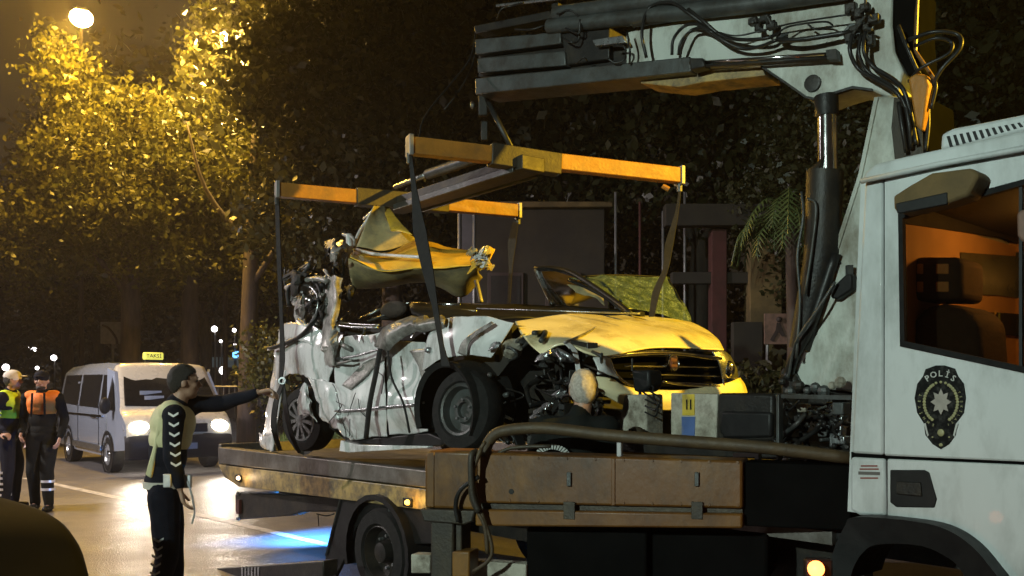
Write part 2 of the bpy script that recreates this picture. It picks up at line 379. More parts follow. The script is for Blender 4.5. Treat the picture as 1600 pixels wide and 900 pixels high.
def text_mesh(txt, size):
    c = bpy.data.curves.new('t', 'FONT'); c.body = txt; c.size = size; c.align_x = 'CENTER'; c.align_y = 'CENTER'; c.extrude = .0008; c.resolution_u = 2; c.offset = size*.012
    o = bpy.data.objects.new('t', c); C.objects.link(o); dg = bpy.context.evaluated_depsgraph_get()
    me = bpy.data.meshes.new_from_object(o.evaluated_get(dg)); vs = [v.co.copy() for v in me.vertices]; fs = [tuple(p.vertices) for p in me.polygons]
    bpy.data.objects.remove(o); return vs, fs
def text_on(mb, txt, size, o, ex, ey, rot=0, off=.002):
    vs, fs = text_mesh(txt, size); ez = ex.cross(ey); c, s = math.cos(rot), math.sin(rot)
    mb.add([o+ex*(v.x*c-v.y*s)+ey*(v.x*s+v.y*c)+ez*(v.z+off) for v in vs], fs)

# ================================================================== SETTING
g = MB(); g.add([(-90, -40, -.012), (80, -40, -.012), (80, 130, -.012), (-90, 130, -.012)], [(0, 1, 2, 3)])
tag(obj('ground', g, 'soil'), kind='structure')
g = MB(); g.add([(-40, -40, 0), (14, -40, 0), (14, 12.2, 0), (-4.4, 14.6, 0), (-14, 60, 0), (-33, 128, 0), (-80, 128, 0), (-40, 14, 0)], [tuple(range(8))])
tag(obj('road', g, 'asphalt'), kind='structure')
M('road_paint', (.62, .58, .52), (.45, .42, .38), rough=.5, scale=20, dirt=(.14, .13, .12), dscale=9, damt=.42)
def ground_pt(px, py): Y = CZ*F/(py-H0); return V(((px-800)/F*Y, Y, .004))
def stripe(a, b, wd):
    a, b = ground_pt(*a), ground_pt(*b); n_ = (b-a).cross(UP).normalized()*wd/2
    m = MB(); k = 12; vs = []
    for i in range(k+1):
        p = a+(b-a)*i/k; vs += [p-n_, p+n_]
    m.add(vs, [(2*i, 2*i+1, 2*i+3, 2*i+2) for i in range(k)]); return tag(obj('road_line', m, 'road_paint'), kind='structure')
stripe((300, 802), (640, 882), .12); stripe((40, 747), (235, 789), .14)
# raised bank beyond the road with a kerb
bank_line = [V((14, 12.25, 0)), V((4, 13.5, 0)), V((-4.3, 14.7, 0)), V((-7.8, 30, 0)), V((-13.8, 60, 0))]
bdir = [V((0, 1, 0)), V((0, 1, 0)), V((.7, .7, 0)), V((1, .2, 0)), V((1, .2, 0))]
m = MB(); vs = []
prof = [(0.0, .13), (.16, .135), (2.5, .55), (6, 1.0), (14, 1.25), (60, 1.3)]
for p, d in zip(bank_line, bdir):
    for q, z in prof[1:]: vs.append(V((p.x, p.y, 0))+d*q+UP*z)
k = len(prof)-1
m.add(vs, [(i*k+j, (i+1)*k+j, (i+1)*k+j+1, i*k+j+1) for i in range(len(bank_line)-1) for j in range(k-1)])
tag(obj('bank', m, 'soil', smooth=True), kind='structure')
kerb = MB(); kerb.box((0, 0, .0675), (.97, .16, .135))
kb = tag(bpy.data.objects.new('kerb', None), kind='structure'); C.objects.link(kb)
k_me = None
for a, b in zip(bank_line[1:], bank_line[2:]):
    L_ = (b-a).length; n_ = min(int(L_), 16); d = (b-a).normalized()
    for i in range(n_):
        if k_me is None:
            o = obj('kerb_stone', kerb, 'kerb_stone', kb, bevel=.012); k_me = o
        else:
            o = k_me.copy(); C.objects.link(o)
        o.location = a+d*(i+.5)-d.cross(UP)*(-.08); o.rotation_euler.z = math.atan2(d.y, d.x)
# grass blades on the bank near the road
def bank_z(x, y):
    q = max(0, (y-13.9) if x > -4.3 else (x+4.3+(y-14.7)*.23)); 
    for (a, za), (b, zb) in zip(prof, prof[1:]):
        if q < b: return za+(zb-za)*(q-a)/(b-a)
    return 1.3
rng = np.random.default_rng(3)
nb = 26000
gx = rng.uniform(-9, -.5, nb); gy = rng.uniform(14.6, 29, nb); vs = np.zeros((nb, 3, 3)); keep = np.ones(nb, bool)
for i in range(nb):
    x, y = gx[i], gy[i]
    if x < -4.3-(y-14.7)*.23+.25: keep[i] = False; continue
    z = bank_z(x, y)-.01; a = rng.uniform(0, 6.28); h = rng.uniform(.08, .22); wd = .012+.0006*y
    vs[i] = [(x-wd*math.cos(a), y-wd*math.sin(a), z), (x+wd*math.cos(a), y+wd*math.sin(a), z), (x+rng.normal(0, .04), y+rng.normal(0, .04), z+h)]
vs = vs[keep].reshape(-1, 3); m = ([tuple(v) for v in vs], [], [(3*i, 3*i+1, 3*i+2) for i in range(len(vs)//3)])
tag(obj('grass', m, 'grass_blade'), 'short green grass on the bank behind the truck bed', 'grass', kind='stuff')

# ================================================================== TREES
def leaves_mesh(name, blobs, n, size, seed, clump=.33, mat='leaf_dark', per=36):
    r = np.random.default_rng(seed); vols = np.array([b[3]*b[4]*b[5] for b in blobs], float); vols /= vols.sum()
    nc = n//per; cs = []
    for _ in range(nc):
        b = blobs[r.choice(len(blobs), p=vols)]
        d = r.normal(size=3); d /= np.linalg.norm(d); q = r.uniform(.25, 1)**.45
        cs.append([b[0]+d[0]*q*b[3], b[1]+d[1]*q*b[4], b[2]+d[2]*q*b[5]])
    cs = np.array(cs); sz = r.uniform(.5, 1.5, nc)
    idx = np.repeat(np.arange(nc), per); c = cs[idx]+r.normal(size=(nc*per, 3))*clump*sz[idx][:, None]
    t = r.normal(size=(nc*per, 3)); t /= np.linalg.norm(t, axis=1)[:, None]; u = np.cross(t, r.normal(size=(nc*per, 3))); u /= np.linalg.norm(u, axis=1)[:, None]
    s = size*r.uniform(.4, 1.6, (nc*per, 1))*np.repeat(r.uniform(.7, 1.35, nc), per)[:, None]; nn = np.cross(t, u)
    vs = np.stack([c-t*s, c+u*s*.62+nn*s*.12, c+t*s, c-u*s*.62+nn*s*.12], 1).reshape(-1, 3).astype('f'); k = nc*per
    me = bpy.data.meshes.new(name); me.vertices.add(4*k); me.vertices.foreach_set('co', vs.ravel())
    me.loops.add(4*k); me.loops.foreach_set('vertex_index', np.arange(4*k, dtype='i')); me.polygons.add(k)
    me.polygons.foreach_set('loop_start', np.arange(0, 4*k, 4, dtype='i')); me.update(); me.validate(); me.materials.append(MATS[mat]); return me
def tree(name, label, base, trunk_pts, limbs, blobs, n, size, mat, seed, group=None, clump=.33):
    t = thing(name, label, 'tree', base, group); base = V(base)
    m = MB(); pts = curve_pts([base+V(p[:3]) for p in trunk_pts], 4)
    r0 = [p[3] for p in trunk_pts]; rr = [float(np.interp(i/(len(pts)-1)*(len(r0)-1), range(len(r0)), r0)) for i in range(len(pts))]
    m.tube(pts, rr, 10); obj('trunk', m, 'bark', t, smooth=True)
    for l in limbs:
        m = MB(); pp = curve_pts([base+V(p[:3]) for p in l], 4); m.tube(pp, [l[0][3]*(1-.8*i/(len(pp)-1)) for i in range(len(pp))], 7)
        obj('limb', m, 'bark', t, smooth=True)
    me = leaves_mesh('crown', [(b[0]+base.x, b[1]+base.y, b[2]+base.z, b[3], b[4], b[5]) for b in blobs], n, size, seed, clump, mat)
    o = bpy.data.objects.new('crown', me); C.objects.link(o); put(o, t); return t
def rel(px, py, Y, base): return P(px, py, Y)-V(base)
# the yellow lit tree under the street lamp
b0 = (-10.2, 23.5, 1.0)
def bl(px, py, Y, rx, ry, rz, base): p = rel(px, py, Y, base); return (p.x, p.y, p.z, rx, ry, rz)
tree('plane_tree', 'bright yellow lit leafy tree directly under the big street lamp', b0,
     [(0, 0, -.9, .28), (.1, 0, 3, .24), (-.2, .2, 6, .14), (-.4, 0, 8, .05)],
     [[(.0, 0, 3, .10), (-1.0, -.3, 4.4, 0), (-2.0, -.5, 5.6, 0)], [(.05, 0, 3.4, .10), (1.2, -.3, 4.8, 0), (2.0, -.6, 6.2, 0)], [(-.1, .1, 4.5, .08), (-.8, -.5, 6.5, 0), (-.9, -.6, 8.1, 0)]],
     [bl(95, 100, 22.6, .85, .8, .8, b0), bl(140, 150, 23, 1.1, 1, .8, b0), bl(200, 190, 23, 1.5, 1.2, .8, b0), bl(100, 205, 23, .9, 1, .9, b0), bl(160, 260, 23, 2.0, 1.4, 1.0, b0), bl(270, 260, 23.5, 1.3, 1.3, 1.2, b0), bl(150, 330, 23, 2.3, 1.4, .9, b0), bl(50, 390, 23, 1.6, 1.2, .9, b0), bl(220, 400, 23.6, 1.7, 1.2, .8, b0)],
     33000, .062, 'leaf_yellow', 11, clump=.19)
b1 = (-8.0, 24.5, 1.0)
tree('plane_tree', 'tall tree with pale forked trunk behind the van roof sign', b1,
     [(-.9, 0, -.9, .26), (-.9, 0, 3, .22), (-.8, .2, 6, .15), (-.6, 0, 10, .05)],
     [[(-1.0, 0, 3.8, .10), (-1.9, -.3, 4.6, 0), (-3.0, -.6, 5.0, 0)], [(-.9, 0, 4, .10), (-1.1, -.4, 5.0, 0), (-1.2, -.5, 6, 0)], [(-.8, 0, 5, .09), (.6, -.5, 6.6, 0), (1.4, -.6, 8, 0)]],
     [bl(330, 110, 24, 1.0, 1, 1.2, b1), bl(310, 200, 24, 1.2, 1.2, 1.2, b1), bl(400, 170, 24.5, 1.6, 1.4, 2.0, b1), bl(340, 300, 24, 2.0, 1.3, 1.2, b1), bl(380, 60, 25, 1.6, 1.3, 1.6, b1), bl(440, 280, 24, 1.4, 1.3, 1.8, b1), bl(330, 400, 24.6, 1.5, 1.2, .8, b1), bl(420, 420, 24.6, 1.4, 1.2, .9, b1)],
     32000, .062, 'leaf_yellow', 12, clump=.19)
b2 = (-6.6, 22, 1.0)
tree('plane_tree', 'dark leafy tree with fine glints between the lamp tree and the crane boom', b2,
     [(0, 0, -.9, .24), (.1, 0, 3, .2), (.2, .1, 6, .14), (.3, 0, 9, .05)],
     [[(.1, 0, 3, .09), (1.2, -.3, 4.6, 0), (1.9, -.5, 6, 0)], [(.1, 0, 4, .09), (-.9, -.3, 5.4, 0), (-1.3, -.5, 7, 0)]],
     [bl(450, 100, 20, 1.5, 1.2, 1.4, b2), bl(520, 60, 20, 1.8, 1.3, 1.5, b2), bl(500, 200, 20, 1.7, 1.4, 1.3, b2), bl(580, 180, 20, 1.4, 1.3, 1.8, b2), bl(470, 330, 20, 1.6, 1.2, 1.2, b2), bl(560, 330, 20.5, 1.5, 1.2, 1.3, b2), bl(650, 80, 20.5, 1.5, 1.2, 1.5, b2)],
     28000, .07, 'leaf_dark', 13, clump=.19)
# darker trees behind and to the right
proto = tree('dark_tree', 'dark broad tree far behind the crane boom tip', (0, 0, 0),
     [(0, 0, -.6, .3), (.1, 0, 3, .25), (-.1, .2, 7, .16), (0, 0, 11, .05)],
     [[(0, 0, 3.5, .12), (1.6, .3, 5.6, 0), (2.6, .2, 8, 0)], [(0, 0, 4, .12), (-1.6, -.3, 6, 0), (-2.4, 0, 8.5, 0)], [(0, .1, 6, .1), (.4, -1, 8, 0), (.6, -1.3, 10, 0)]],
     [(0, 0, 10.5, 2.6, 2.2, 2.2), (-2.2, 0, 8, 2.1, 2, 2), (2.2, 0, 8, 2.1, 2, 2), (0, 0, 6.0, 2.6, 2, 1.6), (-1.6, .4, 12.4, 1.8, 1.6, 1.5), (1.7, 0, 12, 1.6, 1.6, 1.5), (.4, 0, 14, 1.9, 1.6, 1.4)],
     26000, .10, 'leaf_dark', 21, 'dark trees behind the truck', clump=.42)
spots = [(-3.0, 21.5, 1.0, 0.3, 1.0, 'dark tree seen between the lifting frame and the boom tip'),
         (0.6, 22.5, 1.1, 1.9, 1.05, 'dark tree rising behind the middle of the crane boom'),
         (4.4, 20.5, 1.1, 3.6, .95, 'dark tree behind the white boom casing'),
         (8.2, 19.0, 1.1, 5.1, .95, 'dark tree behind the crane column'),
         (11.6, 20.0, 1.1, 0.9, 1.05, 'dark tree above the cab roof at the edge of the view'),
         (5.9, 15.9, .9, 2.2, .5, 'small dark tree standing among the pergola posts'),
         (-15.5, 31, .4, 2.6, .78, 'dim brown tree at the left edge behind the two officers'),
         (-19.5, 42, 0, 4.0, .95, 'dim tree far down the road left of the van'),
         (-12.5, 36, 1.0, 1.2, .9, 'dim brown tree behind the bright yellow tree'),
         (-8.0, 33, 1.2, 3.0, 1.0, 'dim tree behind the forked trunk tree')]
for i, (x, y, z, rz, s, lab) in enumerate(spots):
    o = proto if i == 0 else copy_tree(proto)
    o.location = (x, y, z); o.rotation_euler.z = rz; o.scale = (s, s, s*(.9+.2*random.random())); o['label'] = lab
    if i >= 6: 
        for c in (kids(o)):
            if c.name.startswith('crown'):
                if i == 6: brown = c.data.copy(); brown.materials[0] = MATS['leaf_brown']
                c.data = brown
# far wood that reads as one mass
me = leaves_mesh('treeline', [(x, 52+4*math.sin(x), 7, 5, 3, 8) for x in range(-42, 60, 6)]+[(x, 50, 17, 5, 3, 4) for x in range(-22, 60, 7)], 150000, .21, 5, .9, 'leaf_brown', 60)
o = bpy.data.objects.new('treeline', me); C.objects.link(o); tag(o, 'dark mass of far woodland closing the street behind everything', 'woodland', kind='stuff')
# shrubs on the bank
def shrub(name, label, base, blobs, n, size, mat, seed, clump=.16, group=None):
    t = thing(name, label, 'shrub', base, group); b = V(base); m = MB()
    for k in range(5):
        a = k*1.25; m.tube([b, b+V((math.cos(a)*.12, math.sin(a)*.12, .4)), b+V((math.cos(a)*.3, math.sin(a)*.3, .9))], [.03, .02, .008], 5)
    obj('stem', m, 'bark', t)
    me = leaves_mesh('foliage', [(x[0]+b.x, x[1]+b.y, x[2]+b.z, x[3], x[4], x[5]) for x in blobs], n, size, seed, clump, mat)
    o = bpy.data.objects.new('foliage', me); C.objects.link(o); put(o, t); return t
p = P(412, 540, 19); shrub('shrub', 'yellow green bush lit behind the rear end of the wreck', (p.x, 19, .9), [(0, 0, 1.1, .5, .4, .9), (.3, 0, .6, .5, .4, .6)], 2600, .05, 'leaf_yellow', 31)
for i, (px, Y, s) in enumerate([(900, 15.5, 1.2), (1010, 15.0, 1.1), (1120, 15.5, 1.0), (1180, 14.8, 1.0)]):
    p = P(px, 600, Y); shrub('shrub', ['low dark hedge bush under the brown wall', 'dark bush below the shattered windscreen', 'dark bush beside the red column', 'dark bush under the pictogram board'][i], (p.x, Y, .7), [(0, 0, .5, .9*s, .5, .5), (.4, 0, .7, .6, .5, .4)], 2400, .06, 'leaf_dark', 40+i)

# ================================================================== STREET LAMPS
def street_lamp(label, head, foot_xy, foot_z, power, mat, rad, col=SODIUM, aim=None, cone=150, foot_dir=None, lamps=None):
    h = V(head); t = thing('street_lamp', label, 'street lamp', (foot_xy[0], foot_xy[1], foot_z), 'street lamps')
    f = V((foot_xy[0], foot_xy[1], foot_z)); top = V((f.x, f.y, h.z-.5))
    m = MB(); m.tube([f, f+UP*1.2, f+UP*1.25, top], [.09, .085, .065, .045], 10); obj('pole', m, 'sign_dark', t, smooth=True)
    m = MB(); d = V((h.x-f.x, h.y-f.y, 0)); m.tube(curve_pts([top, top+UP*.45+d*.2, h+UP*.16-d*.12], 5), .032, 8); obj('arm', m, 'sign_dark', t, smooth=True)
    d.normalize(); sd = d.cross(UP)
    m = MB(); m.box(h+UP*.13, (.62, .26, .10), (d, sd, UP), .8); obj('housing', m, 'galvanised', t, bevel=.02)
    m = MB(); m.ball(h, (rad*1.25, rad, rad*.75), 14, 8, (d, sd, UP)); b = obj('bulb', m, mat, t, smooth=True)
    lamp_light('lamp_light', h-UP*(rad*.75+.06), col, power, .10, aim if aim is not None else (h.x, h.y, 0), cone, t, .5)
    return t
L1 = P(127, 28, 21.0); street_lamp('big glaring warm street lamp at upper left above the yellow tree', L1, (L1.x*24.6/21, 24.6), 0, 1, 'lamp_warm', .26)
lamp_light('lamp_glow', L1-V((0, .45, .35)), (1, .56, .07), 3300, .2, parent=bpy.data.objects['street_lamp'])
L2 = P(352, 62, 22.2); t2 = street_lamp('small warm street lamp shining through the leaves right of the big one', L2, (L2.x*25.5/22.2, 25.5), .9, 1, 'lamp_warm_small', .13)
lamp_light('lamp_glow', L2-V((0, .5, .35)), (1, .62, .16), 3600, .2, parent=t2)
# lamps that stand outside the frame and light the truck
t3 = street_lamp('street lamp with amber lantern beyond the truck cab', (8.5, 2.8, 6.4), (10.0, 2.4), 0, 1, 'lamp_warm_small', .13)
lamp_light('lamp_light', (8.5, 2.8, 6.2), AMBER, 8800, .12, (0.1, 6.1, 2.2), 34, t3, .5)
t5 = street_lamp('unseen cool lamp added on the left verge to light the van and officers', (-13, 9.5, 7.5), (-14.5, 9), 0, 1, 'dot_white', .13)  # unseen lamp, added to brighten van, officers and road
lamp_light('lamp_light', (-13, 9.5, 7.3), (1, .89, .88), 6600, .12, (-6.5, 13, 0), 100, t5, .7)
t4 = street_lamp('cool white lamp on a short pole behind the viewer', (-7.0, -5.5, 5.0), (-8.2, -6.0), 0, 1, 'dot_white', .13)
lamp_light('lamp_light', (-7.0, -5.5, 4.8), WHITE, 4600, .12, (.9, 6.0, 2.75), 50, t4, 1.0)
M('pole_glow', (.5, .5, .5), rough=.5)

# ================================================================== BUILDING AND PERGOLA BEHIND
bt = thing('garden_building', 'dim brown rendered building behind the lifting frame', 'building', (2.0, 19, 1))
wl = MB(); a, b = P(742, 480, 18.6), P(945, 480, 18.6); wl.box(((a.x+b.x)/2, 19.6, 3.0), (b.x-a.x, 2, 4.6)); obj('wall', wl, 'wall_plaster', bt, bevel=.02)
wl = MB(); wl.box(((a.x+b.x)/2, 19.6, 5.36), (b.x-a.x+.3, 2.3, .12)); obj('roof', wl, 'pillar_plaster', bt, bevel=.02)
for px in (790, 880):
    q = P(px, 420, 18.58); m = MB(); m.box((q.x, 18.57, 3.3), (.75, .07, 1.3)); f = obj('window', m, 'sign_dark', bt, bevel=.01)
    m = MB(); m.box((q.x, 18.53, 3.3), (.62, .02, 1.16)); obj('pane', m, 'dark_interior', f)
pt = thing('pergola', 'plastered pergola with columns and cross beams right of the wreck', 'pergola', (4.5, 16.5, 1))
Yp = 16.5
def colm(name, x0, x1, y0, y1, mat, Y=Yp, d=.4):
    a, b = P(x0, y0, Y), P(x1, y1, Y); m = MB(); m.box(((a.x+b.x)/2, Y+d/2, (a.z+b.z)/2), (b.x-a.x, d, a.z-b.z)); return obj(name, m, mat, pt, bevel=.015)
colm('column', 1172, 1222, 372, 600, 'pillar_plaster'); colm('column', 1112, 1136, 358, 600, 'red_paint', Yp+.1, .3)
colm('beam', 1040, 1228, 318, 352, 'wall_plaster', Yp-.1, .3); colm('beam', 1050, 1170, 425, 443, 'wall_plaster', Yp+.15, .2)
for x, y0 in ((962, 300), (1000, 315), (1036, 330), (1070, 300)):
    a, b = P(x, y0, 17.5), P(x, 600, 17.5); m = MB(); m.tube([a, b], .028, 7); obj('post', m, 'galvanised' if x != 1000 else 'red_paint', pt, smooth=True)
sb = thing('sign_board', 'pinkish pictogram board of a walking figure below the palm', 'sign', P(1220, 600, 15.8))
a, b = P(1194, 490, 15.8), P(1244, 538, 15.8)
m = MB(); m.box(((a.x+b.x)/2, 15.8, (a.z+b.z)/2), (b.x-a.x, .04, a.z-b.z)); obj('board', m, 'sign_board', sb, bevel=.005)
def prim(pts, Y, t=.01):
    m = MB(); m.prism([P(x, y, Y) for x, y in pts], (0, t, 0)); return m
obj('pictogram', prim([(1214, 504), (1219, 504), (1222, 512), (1227, 524), (1222, 526), (1217, 518), (1208, 534), (1203, 531), (1212, 516)], 15.76), 'sign_dark', sb)
m = MB(); m.ball(P(1217, 499, 15.76), .05, 10, 6); obj('pictogram_head', m, 'sign_dark', sb)
for x in (1199, 1240):
    m = MB(); m.tube([P(x, 530, 15.85), P(x, 605, 15.85)], .03, 7); obj('post', m, 'galvanised', sb)
colm2 = thing('low_wall', 'low dim wall left of the pictogram board', 'wall', P(1150, 600, 16.2)); a, b = P(1146, 503, 16.2), P(1192, 540, 16.2)
m = MB(); m.box(((a.x+b.x)/2, 16.3, (a.z+b.z)/2-.3), (b.x-a.x, .2, a.z-b.z+.6)); obj('wall', m, 'wall_plaster', colm2, bevel=.01)
# palm
pb = P(1236, 600, 14.5); pt2 = thing('palm_tree', 'small palm with drooping green fronds left of the crane column', 'palm', (pb.x, 14.5, .8))
top = P(1236, 345, 14.5); m = MB(); m.tube([(pb.x, 14.5, .6), (pb.x+.05, 14.5, 2.2), top], [.13, .11, .10], 9); obj('trunk', m, 'bark', pt2, smooth=True)
for k in range(30):
    a = k*2.4; el = random.uniform(-.2, 1.2); d = V((math.cos(a), math.sin(a), 0)); Lf = random.uniform(.7, 1.15)
    pts = curve_pts([top, top+(d*.45+UP*.4*el)*Lf, top+(d*.85+UP*(.35*el-.25))*Lf, top+(d*1.0-UP*(.75-.4*el))*Lf], 5); mm = MB(); s_ = d.cross(UP)
    for i in range(1, len(pts)-1):
        for sg in (-1, 1):
            q = pts[i]; e = q+s_*sg*.20*math.sin(math.pi*i/len(pts))+(pts[i+1]-pts[i])*1.6-UP*.07
            mm.add([q, q+(pts[i+1]-q)*.6, e], [(0, 1, 2)])
    mm.tube(pts, .009, 4); obj('frond', mm, 'palm_leaf', pt2)
# pale lamp post pair behind the lifting frame
lp = thing('twin_post', 'pair of pale lilac posts joined by a grey panel below the lifting frame', 'post', P(730, 600, 16))
for x in (718, 741):
    m = MB(); m.tube([P(x, 325, 16), P(x, 600, 16)], .035, 8); obj('post', m, 'galvanised', lp, smooth=True)
m = MB(); a, b = P(721, 328, 16), P(738, 520, 16); m.box(((a.x+b.x)/2, 16, (a.z+b.z)/2), (b.x-a.x, .03, a.z-b.z)); obj('panel', m, 'shop_wall', lp)

# ================================================================== FAR STREET ON THE LEFT
ts = thing('traffic_sign', 'back of a dim square traffic sign on a pole above the van', 'traffic sign', P(177, 700, 24))
a, b = P(157, 503, 24), P(194, 537, 24); m = MB(); m.box(((a.x+b.x)/2, 24, (a.z+b.z)/2), (b.x-a.x, .03, a.z-b.z)); obj('plate', m, 'galvanised', ts, bevel=.01)
m = MB(); m.tube([(P(175, 500, 24).x, 24.05, P(175, 503, 24).z), (P(175, 500, 24).x, 24.05, 0)], .035, 8); obj('pole', m, 'galvanised', ts, smooth=True)
m = MB(); m.tube(curve_pts([P(160, 508, 23.95), P(170, 513, 23.95), P(181, 528, 23.95), P(183, 538, 23.95)], 4), .03, 6); obj('painted_arrow', m, 'sign_dark', ts)
fb = thing('street_shop', 'low far shop front with faint lit windows behind the van', 'shop', P(385, 600, 44))
a, b = P(320, 548, 44), P(440, 600, 44); m = MB(); m.box(((a.x+b.x)/2, 46, 1.9), (b.x-a.x, 4, 3.8)); obj('wall', m, 'shop_wall', fb)
for i in range(8):
    q = P(335+i*13, 566, 43.95); m = MB(); m.box((q.x, 43.96, q.z), (.3, .06, .5)); obj('window', m, 'window_glow', fb)
def far_car(px, Y, lab, mat='van_paint', on=True, z0=0):
    q = P(px, 600, Y); t = thing('distant_car', lab, 'car', (q.x, Y, z0), 'cars far down the street')
    prof = [(-2.1, .3), (2.1, .3), (2.15, .7), (1.3, .85), (.6, 1.4), (-1.2, 1.42), (-1.9, .9), (-2.15, .8)]
    m = MB(); m.prism([V((q.x-.85, Y+2.1-x, z0+z)) for x, z in prof], (1.7, 0, 0)); obj('body', m, mat, t, bevel=.05)
    m = MB(); m.add([V((q.x-.72, Y+2.1-1.24, z0+.9)), V((q.x+.72, Y+2.1-1.24, z0+.9)), V((q.x+.62, Y+2.1-.64, z0+1.37)), V((q.x-.62, Y+2.1-.64, z0+1.37))], [(0, 1, 2, 3)]); obj('windscreen', m, 'sign_dark', t)
    for s in (-1, 1):
        m = MB(); m.ball((q.x+s*.62, Y-.03, z0+.62), (.13, .06, .09), 10, 6); obj('headlight', m, 'dot_white' if on else 'galvanised', t)
        for yy in (.9, 3.3): m = MB(); m.lathe((q.x+s*.72, Y+yy, z0+.31), (s, 0, 0), [(-.0, .05), (0, .31), (.14, .31), (.14, .05)], 14); obj('wheel', m, 'rubber', t)
    return t
far_car(28, 48, 'far car with lit headlights beside the man in the white cap', 'dark_car')
far_car(92, 62, 'smaller far car with lit headlights beyond the man in orange', 'van_paint')
far_car(62, 80, 'tiny farthest car between the two officers', 'dark_car')
for i, (px, py, Y, s, lab) in enumerate([(349, 579, 34, .16, 'round white globe light right of the van windscreen'), (45, 546, 60, .28, 'wide far white light above the men at left'), (84, 559, 50, .16, 'far white light next to the tree trunk'),
        (335, 514, 38, .13, 'white light high behind the right edge of the van'), (9, 574, 45, .17, 'far white light at the left edge'), (366, 516, 40, .09, 'small white light right of the higher one'), (345, 533, 40, .07, 'faint white light under the higher two'),
        (58, 575, 48, .10, 'small white light between the two caps'), (367, 538, 41, .06, 'faint light in the far leaves')]):
    q = P(px, py, Y); t = thing('post_lamp', lab, 'lamp', (q.x, Y, 0), 'far lamps along the street'); m = MB(); m.ball(q, (s*(2.2 if i == 1 else 1), s, s*.6 if i == 1 else s), 12, 8); obj('globe', m, 'dot_white', t, smooth=True)
    m = MB(); m.tube([(q.x, Y+.1, 0), (q.x, Y+.1, q.z-.05)], .04, 6); obj('pole', m, 'galvanised', t)
q = P(368, 554, 40); t = thing('shop_sign', 'small glowing blue sign on the far shop', 'sign', (q.x, 40, 0)); m = MB(); m.box(q, (.25, .06, .3)); obj('sign_face', m, 'dot_blue', t); m = MB(); m.tube([(q.x, 40.05, q.z-.1), (q.x, 40.05, 0)], .03, 6); obj('pole', m, 'galvanised', t)
fn = thing('railing', 'low pale metal railing along the bank behind the officer arm', 'railing', P(390, 640, 23))
a, b = P(332, 604, 23), P(620, 604, 23)
m = MB(); m.tube([a, b], .025, 6); obj('rail', m, 'galvanised', fn); m = MB(); m.tube([a-UP*.38, b-UP*.38], .02, 6); obj('rail', m, 'galvanised', fn)
for i in range(34):
    q = a+(b-a)*i/33; m = MB(); m.tube([q, q-UP*.5], .013, 5); obj('baluster', m, 'galvanised', fn)

# ================================================================== VAN
vf = V((.62, -.785, 0)).normalized(); vs_ = V((-vf.y, vf.x, 0))     # forward; vs_ points to the far side
vo = V((-7.35, 16.1, 0))                                      # near front wheel on ground
def VT(x, y, z): return vo+vf*x+vs_*y+UP*z                   # y from near side inwards
van = thing('minibus_taxi', 'grey blue minibus taxi with headlights on and yellow roof sign facing the viewer', 'van', VT(-1.5, .95, 0))
HW = 1.95
def vsec(x, zb, zt, zbelt, hb, ht, hn=1.0):
    """half section from bottom near to bottom far: returns ring of points"""
    yb, ym, yt = hb, 0.0, ht
    return [VT(x, yb, zb), VT(x, ym, zb+.25), VT(x, ym+.0, zbelt), VT(x, yt*.6, (zbelt+zt)/2+.1), VT(x, yt, zt-.12), VT(x, yt+.14, zt), VT(x, HW/2, zt+.03),
            VT(x, HW-yt-.14, zt), VT(x, HW-yt, zt-.12), VT(x, HW-yt*.6, (zbelt+zt)/2+.1), VT(x, HW, zbelt), VT(x, HW, zb+.25), VT(x, HW-yb, zb)]
secs = [vsec(-4.05, .45, 1.9, 1.1, .06, .16), vsec(-3.95, .33, 1.98, 1.1, .03, .13), vsec(-2.5, .28, 2.02, 1.1, .03, .12), vsec(-1.0, .28, 2.02, 1.08, .03, .12), vsec(-.1, .28, 1.98, 1.05, .03, .14)]
m = MB(); n_ = 13; vv = [p for s in secs for p in s]
m.add(vv, [(i*n_+k, (i+1)*n_+k, (i+1)*n_+k+1, i*n_+k+1) for i in range(len(secs)-1) for k in range(n_-1)]+[tuple(range(n_))])
obj('body', m, 'van_paint', van, smooth='auto')
# nose: windscreen slope, bonnet and bumper as a grid running down the front
rows = []
for (x, z, ins) in [(-.1, 1.98, .14), (.02, 1.90, .13), (.62, 1.18, .05), (.80, 1.08, .04), (1.0, .92, .05), (1.06, .70, .05)]:
    rows.append([(x-.0, ins, z-.10 if x < .3 else z-.03), (x, ins+.12, z), (x+.06, HW/2, z+.03), (x, HW-ins-.12, z), (x-.0, HW-ins, z-.10 if x < .3 else z-.03)])
obj('nose', sheet(rows, VT, 3, 3), 'van_front_lit', van, smooth=True)
for y0, sgn in ((.012, 1), (HW-.012, -1)):
    m = MB(); m.prism([VT(-.12, y0+.02*sgn, 1.90), VT(-.1, y0+.0*sgn, 1.05), VT(-.1, y0, .40), VT(.30, y0, .40), VT(.95, y0+.04*sgn, .45), VT(1.0, y0+.06*sgn, .85), VT(.62, y0+.03*sgn, 1.15), VT(.05, y0+.10*sgn, 1.84)], vs_*.05*sgn); obj('fender', m, 'van_paint', van)
m = MB(); m.prism([VT(.5, .06, .30), VT(1.02, .10, .32), VT(1.10, .3, .42), VT(1.10, .3, .66), VT(1.02, .07, .68), VT(.5, .06, .68)], vs_*(HW-.12))
m = sheet([[(.98, .03, .70), (1.07, .2, .70), (1.12, HW/2, .70), (1.07, HW-.2, .70), (.98, HW-.03, .70)], [(1.02, .03, .55), (1.11, .2, .55), (1.16, HW/2, .55), (1.11, HW-.2, .55), (1.02, HW-.03, .55)], [(.95, .05, .28), (1.05, .2, .28), (1.08, HW/2, .28), (1.05, HW-.2, .28), (.95, HW-.05, .28)]], VT, 4, 3)
obj('bumper', m, 'black_plastic', van, smooth=True)
